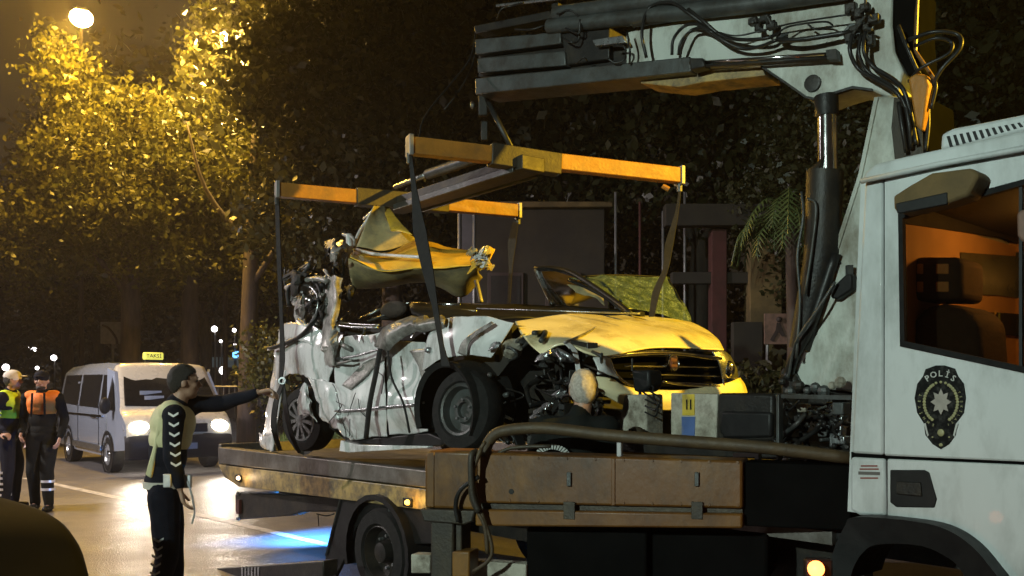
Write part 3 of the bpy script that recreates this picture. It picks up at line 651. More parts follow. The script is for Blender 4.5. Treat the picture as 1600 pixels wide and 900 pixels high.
obj('windscreen', sheet([[(.075, .26, 1.83), (.13, HW/2, 1.85), (.075, HW-.26, 1.83)], [(.35, .19, 1.52), (.42, HW/2, 1.54), (.35, HW-.19, 1.52)], [(.60, .14, 1.22), (.69, HW/2, 1.20), (.60, HW-.14, 1.22)]], VT, 4, 3), 'van_glass', van, smooth=True)
obj('dashboard', sheet([[(.03, .26, 1.80), (.08, HW/2, 1.82), (.03, HW-.26, 1.80)], [(.55, .14, 1.205), (.62, HW/2, 1.185), (.55, HW-.14, 1.205)]], VT, 4, 3), 'dark_interior', van)
for (y, z, wd, hh) in ((.62, 1.45, .38, .07), (.66, 1.36, .34, .07)):
    x = .075+(1.83-z)/.61*.525+.06; m = MB(); m.box(VT(x+.02, y, z), (.01, wd, hh), (vf, vs_, UP)); obj('windscreen_card', m, 'emblem_letter', van)
def side_win(pts, name='side_window', mat='van_glass'):
    m = MB(); m.prism([VT(x, -.006+max(0, (z-1.1))*.14, z) for x, z in pts], vs_*.01); return obj(name, m, mat, van)
M('tinted', (.012, .012, .014), rough=.06, rvar=.03, spec=.9, coat=.5)
side_win([(.42, 1.14), (-.55, 1.16), (-.60, 1.78), (-.05, 1.78), (.12, 1.62)], mat='tinted'); side_win([(-.72, 1.16), (-2.2, 1.18), (-2.2, 1.80), (-.72, 1.79)], mat='tinted'); side_win([(-2.32, 1.18), (-3.8, 1.22), (-3.72, 1.80), (-2.32, 1.80)], mat='tinted')
for x in (-.62, -2.26): m = MB(); m.box(VT(x, -.004, .80), (.012, .01, .8), (vf, vs_, UP)); obj('door_seam', m, 'black_plastic', van)
m = MB(); m.box(VT(-1.5, -.012, .42), (2.2, .05, .12), (vf, vs_, UP)); obj('side_skirt', m, 'steel', van, bevel=.015)
m = MB(); m.box(VT(-2.0, -.015, 1.02), (3.4, .03, .03), (vf, vs_, UP)); obj('side_rail', m, 'chrome', van)
for x in (-.75, -1.0): m = MB(); m.box(VT(x, -.02, .98), (.18, .03, .03), (vf, vs_, UP)); obj('door_handle', m, 'chrome', van, bevel=.008)
for x, y in ((0, .1), (-3.1, .1), (0, HW-.1), (-3.1, HW-.1)):
    sgn = -1 if y < 1 else 1
    m = MB(); m.lathe(VT(x, y+sgn*.10, .33), vs_*sgn, [(-.22, .05), (-.22, .30), (-.18, .33), (-.03, .33), (0, .30), (.0, .2)], 24); wv = obj('wheel', m, 'rubber', van, smooth='auto')
    m = MB(); m.lathe(VT(x, y+sgn*.10, .33), vs_*sgn, [(0.003, .2), (-.03, .18), (-.05, .05), (-.02, .03), (-.02, .001)], 20); obj('rim', m, 'steel', wv, smooth='auto')
    if y < 1: m = MB(); m.lathe(VT(x, -.004, .36), vs_*sgn, [(0, .40), (.006, .40), (.006, .335), (0, .335)], 28); obj('wheel_arch', m, 'black_plastic', van)
for y in (.16, HW-.16):
    sgn = 1 if y < 1 else -1
    m = MB(); m.ball(VT(.99, y+.12*sgn, .83), (.10, .20, .12), 14, 8, (vf, vs_, UP)); obj('headlight', m, 'headlight', van, smooth=True)
    m = MB(); m.prism([VT(.70, y-.10*sgn, 1.02), VT(.95, y+.28*sgn, .97), VT(1.04, y+.30*sgn, .74), VT(.86, y-.11*sgn, .76)], vf*.03); obj('headlight_housing', m, 'steel', van, bevel=.01)
    lamp_light('headlamp_beam', VT(1.12, y+.12*sgn, .83), (1, .86, .74), 150, .07, VT(9, y+.12*sgn+.4, .1), 84, van, .9)
m = MB(); m.box(VT(1.09, HW/2, .82), (.05, .95, .16), (vf, vs_, UP)); obj('grille', m, 'black_plastic', van, bevel=.02)
m = MB(); m.box(VT(1.165, HW/2, .50), (.01, .52, .11), (vf, vs_, UP)); obj('number_plate', m, 'galvanised', van)
for y, sgn in ((-.06, -1), (HW+.06, 1)):
    m = MB(); m.ball(VT(.32, y+.06*sgn, 1.22), (.07, .10, .15), 12, 8, (vf, vs_, UP)); obj('wing_mirror', m, 'black_plastic', van, smooth=True)
m = MB(); m.box(VT(-.25, HW/2-.1, 2.14), (.12, .36, .14), (vf, vs_, UP)); rs = obj('roof_sign', m, 'roof_sign', van, bevel=.025)
m = MB(); m.box(VT(-.25, HW/2-.1, 2.055), (.16, .30, .03), (vf, vs_, UP)); obj('sign_base', m, 'black_plastic', rs)
m = MB(); ez = vf; text_on(m, 'TAKSİ', .10, VT(-.19, HW/2-.1, 2.14), vs_, UP, 0, .003); obj('sign_letters', m, 'sign_dark', rs)

# ================================================================== DARK CAR IN FRONT
dc = thing('parked_car', 'black car bonnet in shadow at the lower left corner', 'car', (-3.0, 2.9, 0))
def dcp(x, y, z): return V((-2.90, 4.1, 0))+V((.80, -.6, 0)).normalized()*x+V((.6, .8, 0)).normalized()*y+UP*z*.95
rows = []
for x, z, hw in [(-2.9, 1.0, .62), (-2.2, 1.05, .78), (-1.2, 1.03, .86), (-.3, 1.0, .86), (.22, .93, .80), (.48, .72, .74), (.55, .35, .70)]:
    rows.append([(x, -hw, z-.55 if z > .4 else .3), (x, -hw+.03, z-.12), (x, -hw*.7, z-.02), (x, 0, z+.02), (x, hw*.7, z-.02), (x, hw-.03, z-.12), (x, hw, z-.55 if z > .4 else .3)])
obj('bonnet', sheet(rows, dcp, 5, 5), 'dark_car', dc, smooth=True)
for sgn in (-1, 1):
    m = MB(); m.lathe(dcp(-.4, sgn*.78, .32), V((.6, .8, 0))*sgn, [(-.2, .05), (-.2, .32), (0, .32), (.0, .05)], 22); obj('wheel', m, 'rubber', dc, smooth='auto')
m = MB(); m.prism([dcp(-.9, -.7, 1.03), dcp(-1.6, -.62, 1.42), dcp(-2.9, -.62, 1.45), dcp(-3.0, -.7, 1.0)], V((.6, .8, 0))*1.4); obj('cabin', m, 'tinted', dc, bevel=.05)

# ================================================================== PEOPLE
def hand(mb, wr, h, pn, side, curl=.5, k=1.0):
    """palm, four unequal bent fingers and a thumb that leaves the side of the palm"""
    h = V(h).normalized(); pn = V(pn); pn = (pn-h*pn.dot(h)).normalized(); s_ = h.cross(pn)*side
    for q in (-.026, -.009, .009, .026): mb.caps(wr+h*.004, wr+h*.085*k+s_*q, .016, .0135)
    for q, L_, c in ((-.029, .060, 1.15), (-.010, .074, 1.05), (.010, .080, 1.0), (.030, .070, .9)):
        a = wr+h*.087*k+s_*q; cu = curl*c; p0 = a
        for j, fr in enumerate((.42, .32, .26)):
            an = cu*(.7+j*.75); d = (h*math.cos(an)+pn*math.sin(an)); p1 = p0+d*L_*fr*1.05; mb.caps(p0, p1, .0105-.001*j, .0095-.001*j); p0 = p1
    a = wr+h*.028+s_*.028; d = (h*.62+s_*.62+pn*.35).normalized(); p1 = a+d*.042; mb.caps(a, p1, .013, .0115); d2 = (h*.85+s_*.15+pn*.5).normalized(); mb.caps(p1, p1+d2*.034, .011, .0095)
def person(label, base, head_deg, outfit, k=1.0, jt=None, group=None, look=0, hair='hair_dark', cap=None, hands=None, bald_front=False, lean=(0, 0), strips=None):
    t = thing('person', label, 'person', base, group); B = V(base); a = R(head_deg)
    f = V((math.cos(a), math.sin(a), 0)); l = V((-f.y, f.x, 0))
    def J(x, y, z): return B+(f*(x+lean[0]*max(0, z-.9))+l*(y+lean[1]*max(0, z-.9))+UP*z)*k
    j = dict(hipL=J(0, .09, .93), hipR=J(0, -.09, .93), kneeL=J(.04, .11, .50), kneeR=J(.02, -.11, .50), ankL=J(0, .12, .09), ankR=J(-.02, -.12, .09),
             shL=J(-.01, .185, 1.44), shR=J(-.01, -.185, 1.44), elL=J(-.03, .25, 1.16), elR=J(-.03, -.25, 1.16), wrL=J(.06, .25, .92), wrR=J(.06, -.25, .92))
    if jt: j.update(jt)
    hc = J(.02+.02, 0, 1.655); la = a+R(look); hf = V((math.cos(la), math.sin(la), 0)); hl = V((-hf.y, hf.x, 0)); A = (hf, hl, UP)
    fl = (f, .72)
    b = MB(); ax = (f, l, UP)
    b.ball(J(0, 0, 1.0), (.10*k, .145*k, .13*k), 16, 10, ax); b.ball(J(0, 0, 1.14), (.09*k, .125*k, .13*k), 16, 10, ax); b.ball(J(0, 0, 1.33), (.105*k, .155*k, .17*k), 16, 10, ax)
    for s_ in 'LR':
        b.caps(j['hip'+s_], j['knee'+s_], .080*k, .052*k); b.caps(j['knee'+s_], j['ank'+s_], .052*k, .036*k)
        b.caps(j['ank'+s_]-UP*.03, j['ank'+s_]+f*.13-UP*.05, .035*k, .028*k)
        b.caps(J(0, (.05 if s_ == 'L' else -.05), 1.43), j['sh'+s_], .06*k, .052*k); b.caps(j['sh'+s_], j['el'+s_], .048*k, .036*k); b.caps(j['el'+s_], j['wr'+s_], .036*k, .025*k)
    b.caps(J(0, 0, 1.42), hc-UP*.07*k-hf*.015, .062*k, .054*k)
    b.ball(hc+UP*.02*k-hf*.012*k, (.098*k, .078*k, .105*k), 18, 12, A); b.ball(hc-UP*.045*k+hf*.022*k, (.066*k, .058*k, .068*k), 16, 10, A)
    b.caps(hc-UP*.092*k+hf*.045*k, hc-UP*.09*k+hf*.062*k, .024*k, .018*k)               # chin
    b.caps(hc+UP*.018*k+hf*.078*k, hc-UP*.022*k+hf*.104*k, .010*k, .015*k)             # nose
    b.caps(hc+UP*.030*k+hf*.074*k+hl*.036*k, hc+UP*.030*k+hf*.074*k-hl*.036*k, .014*k, .014*k)   # brow
    for s_ in (-1, 1):
        b.ball(hc+hl*s_*.080*k-hf*.008*k-UP*.004, (.020*k, .009*k, .033*k), 10, 8, (hf, hl, UP)); b.ball(hc-UP*.02*k+hf*.055*k+hl*s_*.036*k, (.03*k, .024*k, .024*k), 10, 8, A)
    hd = hands or {}
    for s_, sg in (('L', 1), ('R', -1)):
        wr = j['wr'+s_]; h_, pn, cu = hd.get(s_, ((wr-j['el'+s_]), -l*sg, .45)); hand(b, wr+V(h_).normalized()*.01, h_, pn, sg, cu, k)
    obj_me('body', bake(b, .0078, 2), 'skin', t)
    for s_ in (-1, 1):
        m = MB(); m.ball(hc+UP*.012*k+hf*.079*k+hl*s_*.031*k, (.008, .012, .006), 10, 6, A); obj('eye', m, 'eye', t, smooth=True)
        m = MB(); m.caps(hc+UP*.034*k+hf*.085*k+hl*s_*.018*k, hc+UP*.033*k+hf*.075*k+hl*s_*.046*k, .005, .003); obj('eyebrow', m, hair, t, smooth=True)
    m = MB(); m.caps(hc-UP*.050*k+hf*.087*k+hl*.02*k, hc-UP*.050*k+hf*.087*k-hl*.02*k, .006, .006); obj('mouth', m, 'lips', t, smooth=True)
    hb = MB(); cs_ = hc+UP*.02*k-hf*.012*k; hb.ball(cs_, (.105*k, .085*k, .112*k), 40, 26, A)
    lx = [-.12, -.06, -.02, .015, .05, .09, .12]; lz = [-.075, -.075, -.03, .005, .055, .078, .09] if not bald_front else [-.085, -.085, -.06, -.02, .04, .062, .075]
    vv = [V(q) for q in hb.v]; hv = []
    for q in vv:
        q2 = q*1.0; d_ = (q-cs_).normalized(); hv.append(q+d_*(.0055*noise.noise(V((q.x*90, q.y*90, q.z*45)))+.005*noise.noise(q*24)+.001))
    hf_ = [fc for fc in hb.f if all((vv[i_]-hc).z/k > float(np.interp((vv[i_]-hc).dot(hf)/k, lx, lz)) for i_ in fc)]
    hb.v = [tuple(q) for q in hv]; hb.f = hf_; ho_ = obj('hair', hb, hair, t, smooth=True); sm_ = ho_.modifiers.new('s', 'SOLIDIFY'); sm_.thickness = .008; sm_.offset = -1
    if cap:
        cb = MB(); cb.ball(hc+UP*.050*k-hf*.008*k, (.112*k, .092*k, .088*k), 18, 12, A); obj_me('cap', bake(cb, .01, 2), cap, t)
        m = MB(); m.ball(hc+UP*.055*k+hf*.115*k, (.055*k, .065*k, .010*k), 14, 6, A); obj('cap_peak', m, cap, t, smooth=True)
    top, trou, vest = outfit
    b = MB(); b.ball(J(0, 0, 1.36), (.135*k, .185*k, .17*k), 18, 12, ax); b.ball(J(0, 0, 1.16), (.125*k, .165*k, .17*k), 18, 12, ax); b.ball(J(0, 0, 1.02), (.125*k, .165*k, .11*k), 18, 12, ax)
    for s_ in 'LR':
        b.caps(J(0, (.05 if s_ == 'L' else -.05), 1.43), j['sh'+s_], .078*k, .072*k); b.caps(j['sh'+s_], j['el'+s_], .068*k, .055*k); b.caps(j['el'+s_], j['wr'+s_]-(j['wr'+s_]-j['el'+s_]).normalized()*.02, .054*k, .040*k)
    b.caps(J(0, 0, 1.44), J(.01, 0, 1.515), .085*k, .068*k)
    obj_me('jacket', bake(b, .011, 2, .010, 9), top, t)
    b = MB(); b.ball(J(0, 0, .97), (.125*k, .165*k, .11*k), 18, 12, ax)
    for s_ in 'LR':
        b.caps(j['hip'+s_], j['knee'+s_], .104*k, .078*k); b.caps(j['knee'+s_], j['ank'+s_], .078*k, .058*k)
    obj_me('trousers', bake(b, .012, 2, .012, 8), trou, t)
    for s_ in 'LR':
        b = MB(); q = j['ank'+s_]; b.caps(q+UP*.03*k, q-UP*.03*k, .052*k, .05*k); z = V((q.x, q.y, B.z+.04)); b.caps(z-f*.05, z+f*.15*k, .045*k, .038*k); obj_me('boot', bake(b, .01, 2), 'black_plastic', t)
    if vest:
        b = MB(); b.ball(J(0, 0, 1.37), (.150*k, .190*k, .155*k), 18, 12, ax); b.ball(J(0, 0, vest[1]), (.143*k, .180*k, .12*k), 18, 12, ax)
        for s_ in (1, -1): b.caps(J(0, .06*s_, 1.44), J(-.005, .145*s_, 1.455), .087*k, .080*k)
        o = obj_me('vest', bake(b, .011, 2, .007, 9), vest[0], t)
    return t, j, J, f, l
def vstrip(mb, c, right, up, out, s_=.03):
    for sg in (-1, 1):
        a, b = c, c+right*s_*sg*.9+up*s_*.55
        mb.prism([a+out*.0, b, b+up*s_*.42, a+up*s_*.42], out*.004)
# officer reaching to the sling
ob = (-2.30, 5.85, 0)
jt = dict(shL=P(306, 632, 6.0), elL=P(352, 630, 6.08), wrL=P(402, 613, 6.0), shR=P(272, 650, 5.66), elR=P(269, 715, 5.6), wrR=P(281, 762, 5.62), kneeR=P(262, 868, 5.78), kneeL=P(268, 868, 5.95), hipR=P(256, 775, 5.76), hipL=P(262, 775, 5.94),
          ankR=V((-2.36, 5.8, .09)), ankL=V((-2.28, 6.0, .09)))
of, j, J, f, l = person('traffic officer in pale vest and dark uniform stretching an arm to the sling', ob, 14, ('navy_cloth', 'navy_cloth', ('vest_pale', 1.27)), .955, jt, look=8, lean=(.13, 0),
    hands={'L': (V((1, 0, .12)), V((0, -.3, -1)), .8), 'R': (V((.25, 0, -1)), V((.9, .3, 0)), .5)})
m = MB()
for i in range(6):
    c = P(271+i*.8, 652+i*15.5, 5.58-i*.012); vstrip(m, c, V((1, .1, 0)), UP, V((.05, -1, 0)), .034)
obj('sleeve_chevrons', m, 'reflective', of)
m = MB()
for i in range(7):
    c = P(248-i*1.5, 848+i*13, 5.655+i*.006); vstrip(m, c, V((1, .1, 0)), UP, V((.05, -1, 0)), .034)
obj('trouser_chevrons', m, 'reflective', of)
m = MB(); ax_ = J(0, 0, .955)
m.lathe(ax_-UP*.022, UP, [(0, .165), (.045, .165), (.045, .155)], 30); q = ax_
m.v = [tuple(q+f*((V(v)-q).dot(f)*.82)+l*(V(v)-q).dot(l)+UP*(V(v)-q).z) for v in m.v]
obj('belt', m, 'cap_white', of, smooth='auto')
for q_ in (P(262, 751, 5.58), P(293, 752, 5.66)): m = MB(); m.box(q_, (.05, .03, .085)); obj('belt_pouch', m, 'reflective', of, bevel=.006)
m = MB(); m.prism([P(x, y, 5.70) for x, y in ((226, 742), (238, 700), (247, 650), (262, 628), (268, 634), (252, 662), (244, 705), (236, 748))], (0, .03, 0)); obj('vest_edge', m, 'vest_pale', of, bevel=.01)
m = MB(); m.tube(curve_pts([P(293, 752, 5.55), P(300, 775, 5.55), P(304, 800, 5.6), P(300, 818, 5.62)], 4), .006, 6); obj('lanyard', m, 'reflective', of)
# two men at the left
oy, j, J, f, l = person('officer in lime yellow vest and white cap at the left edge', (-6.40, 11.3, 0), 8, ('navy_cloth', 'navy_cloth', ('vest_lime', 1.22)), .99,
    dict(elR=V((-6.5, 10.98, 1.13)), wrR=V((-6.28, 10.88, .97))), look=10, cap='cap_white', hands={'R': (V((.8, -.2, .0)), V((0, .3, -1)), .9)}, group=None)
m = MB()
for i in range(4): m.lathe(V((-6.47-.0, 11.08, 1.36-i*.055)), V((.05, .3, 1)), [(0, .073), (.022, .072), (.022, .062)], 16)
obj('sleeve_bands', m, 'reflective', oy, smooth='auto')
m = MB()
for i in range(5): m.lathe(V((-6.42, 11.2, .46-i*.07)), UP, [(0, .088), (.028, .087), (.028, .07)], 16)
obj('trouser_bands', m, 'reflective', oy, smooth='auto')
m = MB(); m.prism([V((-6.50+x, 11.08, 1.36+z)) for x, z in ((-.03, .05), (.03, .05), (.035, 0), (0, -.06), (-.035, 0))], (0, -.02, 0)); obj('chest_badge', m, 'emblem_black', oy)
oo, j, J, f, l = person('bearded officer in orange vest and dark cap facing the viewer at the left', (-5.93, 11.2, 0), -80, ('black_cloth', 'black_cloth', ('vest_orange', 1.30)), .985,
    dict(elL=V((-5.66, 11.22, 1.15)), wrL=V((-5.66, 11.1, .93)), elR=V((-6.2, 11.25, 1.15)), wrR=V((-6.12, 11.05, .98)), ankL=V((-5.80, 11.1, .09)), kneeL=V((-5.82, 11.1, .5)), ankR=V((-6.05, 11.25, .09))), cap='navy_cloth')
m = MB()
for z in (.36, .26): m.lathe(V((-5.81, 11.10, z)), UP, [(0, .083), (.03, .082), (.03, .06)], 16)
obj('trouser_bands', m, 'reflective', oo, smooth='auto')
hc = J(.04, 0, 1.655); m = MB(); m.ball(hc-UP*.088+f*.036, (.058, .056, .034), 14, 8, (f, l, UP)); obj('beard', m, 'hair_dark', oo, smooth=True)
m = MB()
for s_ in (-1, 1): m.prism([J(.155, s_*.07-.012, 1.50), J(.155, s_*.07+.012, 1.50), J(.165, s_*.08+.012, 1.20), J(.165, s_*.08-.012, 1.20)], f*.012)
obj('shoulder_strap', m, 'black_cloth', oo)
# white haired man behind the ochre box
my = 5.72*S; mb_ = P(884, 600, my)
wm, j, J, f, l = person('white haired man in black jacket with a round back emblem seen from behind', (mb_.x, my, 0), 74, ('black_cloth', 'black_cloth', None), .925, look=18, hair='hair_white', bald_front=True, lean=(.0, -.13),
    jt=dict(wrL=V((mb_.x-.3, my+.25, 1.0)), wrR=V((mb_.x+.25, my+.25, 1.0))))
m = MB(); c = P(863, 720, my-.18)
for i in range(15):
    a0 = R(18+i*9.9); 
    m.prism([c+V((math.cos(a)*r, 0, math.sin(a)*r*.85)) for a, r in ((a0, .072), (a0+R(6.5), .072), (a0+R(6.5), .104), (a0, .104))], (0, -.006, 0))
obj('back_emblem', m, 'emblem_letter', wm)

# ================================================================== TOW TRUCK
def slab(fn, pts, off, thick):
    m = MB(); m.prism([fn(x, y, off) for x, y in pts], -fn.n*thick); return m
def ring_slab(fn, outer, inner, off, thick):
    m = MB(); n_ = len(outer); fr = [fn(x, y, off) for x, y in outer+inner]; bk = [p-fn.n*thick for p in fr]; fs = []
    for i in range(n_):
        k = (i+1) % n_; fs += [(i, k, n_+k, n_+i), (2*n_+n_+i, 2*n_+n_+k, 2*n_+k, 2*n_+i), (i, 2*n_+i, 2*n_+k, k), (n_+k, 3*n_+k, 3*n_+i, n_+i)]
    m.add(fr+bk, fs); return m
def boxpx(fn, x0, y0, x1, y1, off, thick): return slab(fn, [(x0, y0), (x0, y1), (x1, y1), (x1, y0)], off, thick)
def tubepx(fn, pts, r, n=8, k=5): return MB().tube(curve_pts([fn(*p) for p in pts], k), r, n)
cc = SP(1330, 800, -.9)
truck = thing('tow_truck', 'white police recovery truck with crane and flat bed', 'truck', (cc.x, cc.y, 0))
T = truck
CW = 1.75
# cab shell
obj('rear_corner_panel', slab(SP, [(1351, 284), (1379, 279), (1380, 711), (1330, 708)], 0, .05), 'cab_paint', T, bevel=.012)
obj('rear_corner_panel', slab(SP, [(1329, 714), (1382, 717), (1384, 807), (1342, 805), (1328, 797)], 0, .05), 'cab_paint', T, bevel=.012)
q = ring_slab(SP, [(1382, 279), (1382, 712), (1720, 727), (1720, 200)], [(1405, 336), (1408, 538), (1640, 588), (1640, 272)], 0, .05)
door = obj('door', q, 'cab_paint', T, bevel=.006)
obj('door_lower_panel', slab(SP, [(1386, 717), (1720, 732), (1720, 905), (1567, 905), (1522, 852), (1474, 822), (1404, 809), (1386, 808)], 0, .05), 'cab_paint', T, bevel=.006)
q = ring_slab(SP, [(1403, 333), (1406, 541), (1643, 592), (1643, 268)], [(1410, 341), (1413, 533), (1632, 580), (1632, 280)], .008, .03); obj('window_seal', q, 'rubber', T)
obj('window', slab(SP, [(1408, 338), (1411, 536), (1638, 585), (1638, 276)], -.012, .004), 'cab_glass', T)
obj('seam', boxpx(SP, 1379.5, 279, 1384.5, 808, -.02, .03), 'grille_black', T); obj('seam', slab(SP, [(1330, 706), (1330, 718), (1720, 736), (1720, 722)], -.02, .03), 'grille_black', T)
hdl = obj('door_handle', slab(SP, [(1390, 734), (1390, 785), (1400, 793), (1460, 794), (1464, 780), (1452, 738), (1444, 734)], .004, .03), 'black_plastic', T, bevel=.006)
obj('handle_lever', slab(SP, [(1400, 752), (1400, 772), (1440, 776), (1438, 754)], .014, .02), 'black_metal', hdl, bevel=.004)
m = MB(); ex = U; text_on(m, 'ATTENTION', .017, SP(1357, 731, 0), U, UP, 0); text_on(m, 'LOCK CAB', .014, SP(1357, 743, 0), U, UP, 0)
M('label_ink', (.12, .11, .10), rough=.6)
m = MB()
for y, wd in ((728, 26), (733, 30), (747, 28)): m.add([SP(1358-wd/2, y-1.2, .003), SP(1358+wd/2, y-1.2, .003), SP(1358+wd/2, y+1.2, .003), SP(1358-wd/2, y+1.2, .003)], [(0, 1, 2, 3)])
obj('sticker_lines', m, 'red_ink', T)
m = MB(); m.add([SP(1341, 736.5, .003), SP(1375, 737.5, .003), SP(1375, 742.5, .003), SP(1341, 741.5, .003)], [(0, 1, 2, 3)]); obj('sticker_bar', m, 'label_ink', T)
m = MB(); m.prism([SP(1348, 284, -.0), SP(1330, 706, -.0), SP(1326, 800, -.0), SP(1326, 800, -.05), SP(1348, 284, -.05)][:3]+[SP(1328, 800, 0)+W*.02], W*CW)
rw = MB(); a, b = SP(1352, 286, -.03), SP(1331, 800, -.03); rw.add([a, b, b+W*CW, a+W*CW], [(0, 1, 2, 3)]); o = obj('rear_wall', rw, 'cab_paint', T); s_ = o.modifiers.new('s', 'SOLIDIFY'); s_.thickness = .04; s_.offset = 0
rf = MB(); rf.prism([SP(x, y, .02) for x, y in ((1345, 283), (1352, 268), (1366, 256), (1392, 249), (1600, 203), (1760, 165), (1760, 205), (1600, 232), (1352, 284))], W*(CW+.04)); obj('roof', rf, 'cab_paint', T, bevel=.02, seg=3)
m = MB(); m.tube([SP(1346, 283, .03), SP(1470, 256, .03), SP(1600, 232, .03), SP(1740, 207, .03)], .012, 8); obj('rain_gutter', m, 'cab_paint', T, smooth=True)
ru = MB(); ru.prism([SP(x, y, -.10) for x, y in ((1468, 236), (1470, 209), (1488, 200), (1530, 192), (1600, 178), (1760, 150), (1760, 175), (1600, 207))], W*.9); unit = obj('roof_unit', ru, 'cab_paint', T, bevel=.015)
for i in range(14):
    x = 1479+i*10; y = 213-i*1.9; h_ = max(6, 17-i*.9)
    m = slab(SP, [(x, y), (x+4.5, y-.8), (x+9.5, y+h_-1.6), (x+5, y+h_)], -.096, .01); obj('vent_slot', m, 'black_plastic', unit)
# far side, floor, front of the cab
fs = Plane(tuple((V((1.755*S, 4.5*S, 0))+W*(CW-.05))[:2]), N)
q = ring_slab(fs, [(1395, 335), (1395, 640), (1760, 660), (1760, 335)], [(1500, 394), (1498, 462), (1700, 470), (1700, 394)], 0, .04); obj('far_door', q, 'cab_trim', T)
obj('far_window', boxpx(fs, 1498, 392, 1702, 472, -.02, .01), 'far_pane', T)
for i in range(3):
    for k in range(2): obj('door_vent', boxpx(fs, 1525+k*17, 488+i*8, 1537+k*17, 491+i*8, .006, .005), 'dark_interior', T)
obj('door_pocket', slab(fs, [(1562, 493), (1700, 495), (1700, 525), (1562, 522)], .05, .05), 'dark_interior', T, bevel=.01)
m = MB(); a = SP(1352, 500, -.055); a2 = P(1352, 500, a.y); m.box(SP(1345, 540, -.0)+W*CW/2+U*.045+UP*.1, (.02, CW-.1, 1.0), (U, N, UP)); obj('rear_trim', m, 'cab_trim', T)
m = MB(); c = SP(1345, 800, 0)+W*CW/2+U*.9; m.box(V((c.x, c.y, 1.03)), (1.75, CW-.06, .06), (U, N, UP)); obj('cab_floor', m, 'dark_interior', T)
m = MB(); m.box(V((c.x, c.y, 1.7))+U*.88, (.05, CW, .9), (U, N, UP)); obj('front_panel', m, 'cab_paint', T, bevel=.02)
m = MB(); m.box(V((c.x, c.y, 1.32))+U*.70, (.35, CW-.12, .42), (U, N, UP)); obj('dashboard', m, 'dark_interior', T, bevel=.03)
RP = Plane(tuple((SP(1345, 540, 0)+W*CW/2+U*.06)[:2]), (U.x, U.y))
obj('rear_window', slab(RP, [(1502, 394), (1640, 404), (1640, 474), (1560, 462), (1506, 460)], .004, .01), 'far_pane', T, bevel=.003)
for i in range(3):
    for k in range(2): obj('wall_vent', boxpx(RP, 1525+k*17, 488+i*8, 1537+k*17, 491+i*8, .006, .005), 'dark_interior', T)
obj('wall_pocket', slab(RP, [(1560, 488), (1640, 494), (1640, 530), (1560, 522)], .012, .01), 'dark_interior', T, bevel=.003)
obj('wall_upper', slab(RP, [(1395, 330), (1640, 330), (1640, 402), (1570, 372), (1395, 346)], .01, .01), 'dark_interior', T)
for k, (dw) in enumerate((.42, 1.30)):
    sp = Plane(tuple((V((1.755*S, 4.5*S, 0))+W*dw)[:2]), N)
    if k == 0: x0, y0, y1 = 1424, 400, 472
    else: continue
    b = boxpx(sp, 1424, 401, 1502, 470, 0, .28); hr = obj('headrest', b, 'seat_fabric', T, bevel=.035, seg=3)
    for (xx, yy) in ((1432, 412), (1432, 440), (1462, 412), (1462, 440)): obj('headrest_slot', boxpx(sp, xx, yy, xx+(10 if xx < 1440 else 20), yy+16, .004, .02), 'cab_trim', hr, bevel=.004)
    for xx in (1440, 1480): m = MB(); m.tube([sp(xx, 465, -.14), sp(xx, 485, -.14)], .008, 6); obj('headrest_rod', m, 'chrome', hr)
    st = slab(sp, [(1425, 560), (1426, 500), (1440, 480), (1470, 474), (1505, 478), (1528, 500), (1532, 560), (1532, 640), (1425, 640)], .03, .36); obj('seat_back', st, 'seat_fabric', T, bevel=.05, seg=3)
m = MB(); m.box(V((c.x, c.y, 2.385)), (1.7, CW-.1, .03), (U, N, UP)); obj('headliner', m, 'dark_interior', T)
m = MB(); cb_ = V((c.x, c.y, 2.32))-U*.35; m.ball(cb_, (.07, .05, .02), 12, 6); obj('added_cab_lamp', m, 'marker_amber', T)  # lamp added to bring the amber glow into the cab
lamp_light('cab_fill_light', cb_-UP*.07, (1, .46, .09), 17, .05, parent=T)
# visor box and mirror
vb = slab(SP, [(1395, 306), (1420, 290), (1455, 270), (1518, 262), (1530, 272), (1512, 306), (1478, 318), (1402, 333), (1396, 325)], .13, .13); obj('visor_box', vb, 'pillar_plaster', T, bevel=.012)
obj('visor_face', slab(SP, [(1398, 318), (1480, 300), (1480, 319), (1402, 334)], .134, .02), 'black_plastic', T, bevel=.004)
obj('mirror_bracket', slab(SP, [(1588, 334), (1594, 328), (1640, 322), (1640, 372), (1596, 378), (1589, 368)], .16, .05), 'sign_board', T, bevel=.01)
obj('window_divider', boxpx(SP, 1592, 285, 1597, 575, -.002, .02), 'black_plastic', T)
# wheel arch and front wheel
outer = [(1294, 905), (1303, 858), (1320, 822), (1334, 808), (1404, 812), (1470, 824), (1519, 854), (1562, 905)]
inner = [(1328, 905), (1334, 886), (1346, 866), (1366, 852), (1410, 850), (1450, 856), (1490, 878), (1510, 905)]
cr = lambda L_: [(q.x, q.y) for q in curve_pts([V((x, y, 0)) for x, y in L_], 5)]
outer, inner = cr(outer), cr(inner)
m = MB(); n_ = len(outer); A_ = [SP(x, y, .10) for x, y in outer]; B_ = [SP(x, y, .07) for x, y in inner]
vs = A_+B_+[p-N*.22 for p in A_]+[p-N*.3 for p in B_]
m.add(vs, [(i, i+1, n_+i+1, n_+i) for i in range(n_-1)]+[(2*n_+i, 2*n_+i+1, i+1, i) for i in range(n_-1)]+[(n_+i, n_+i+1, 3*n_+i+1, 3*n_+i) for i in range(n_-1)]); obj('wheel_arch', m, 'black_plastic', T, smooth='auto')
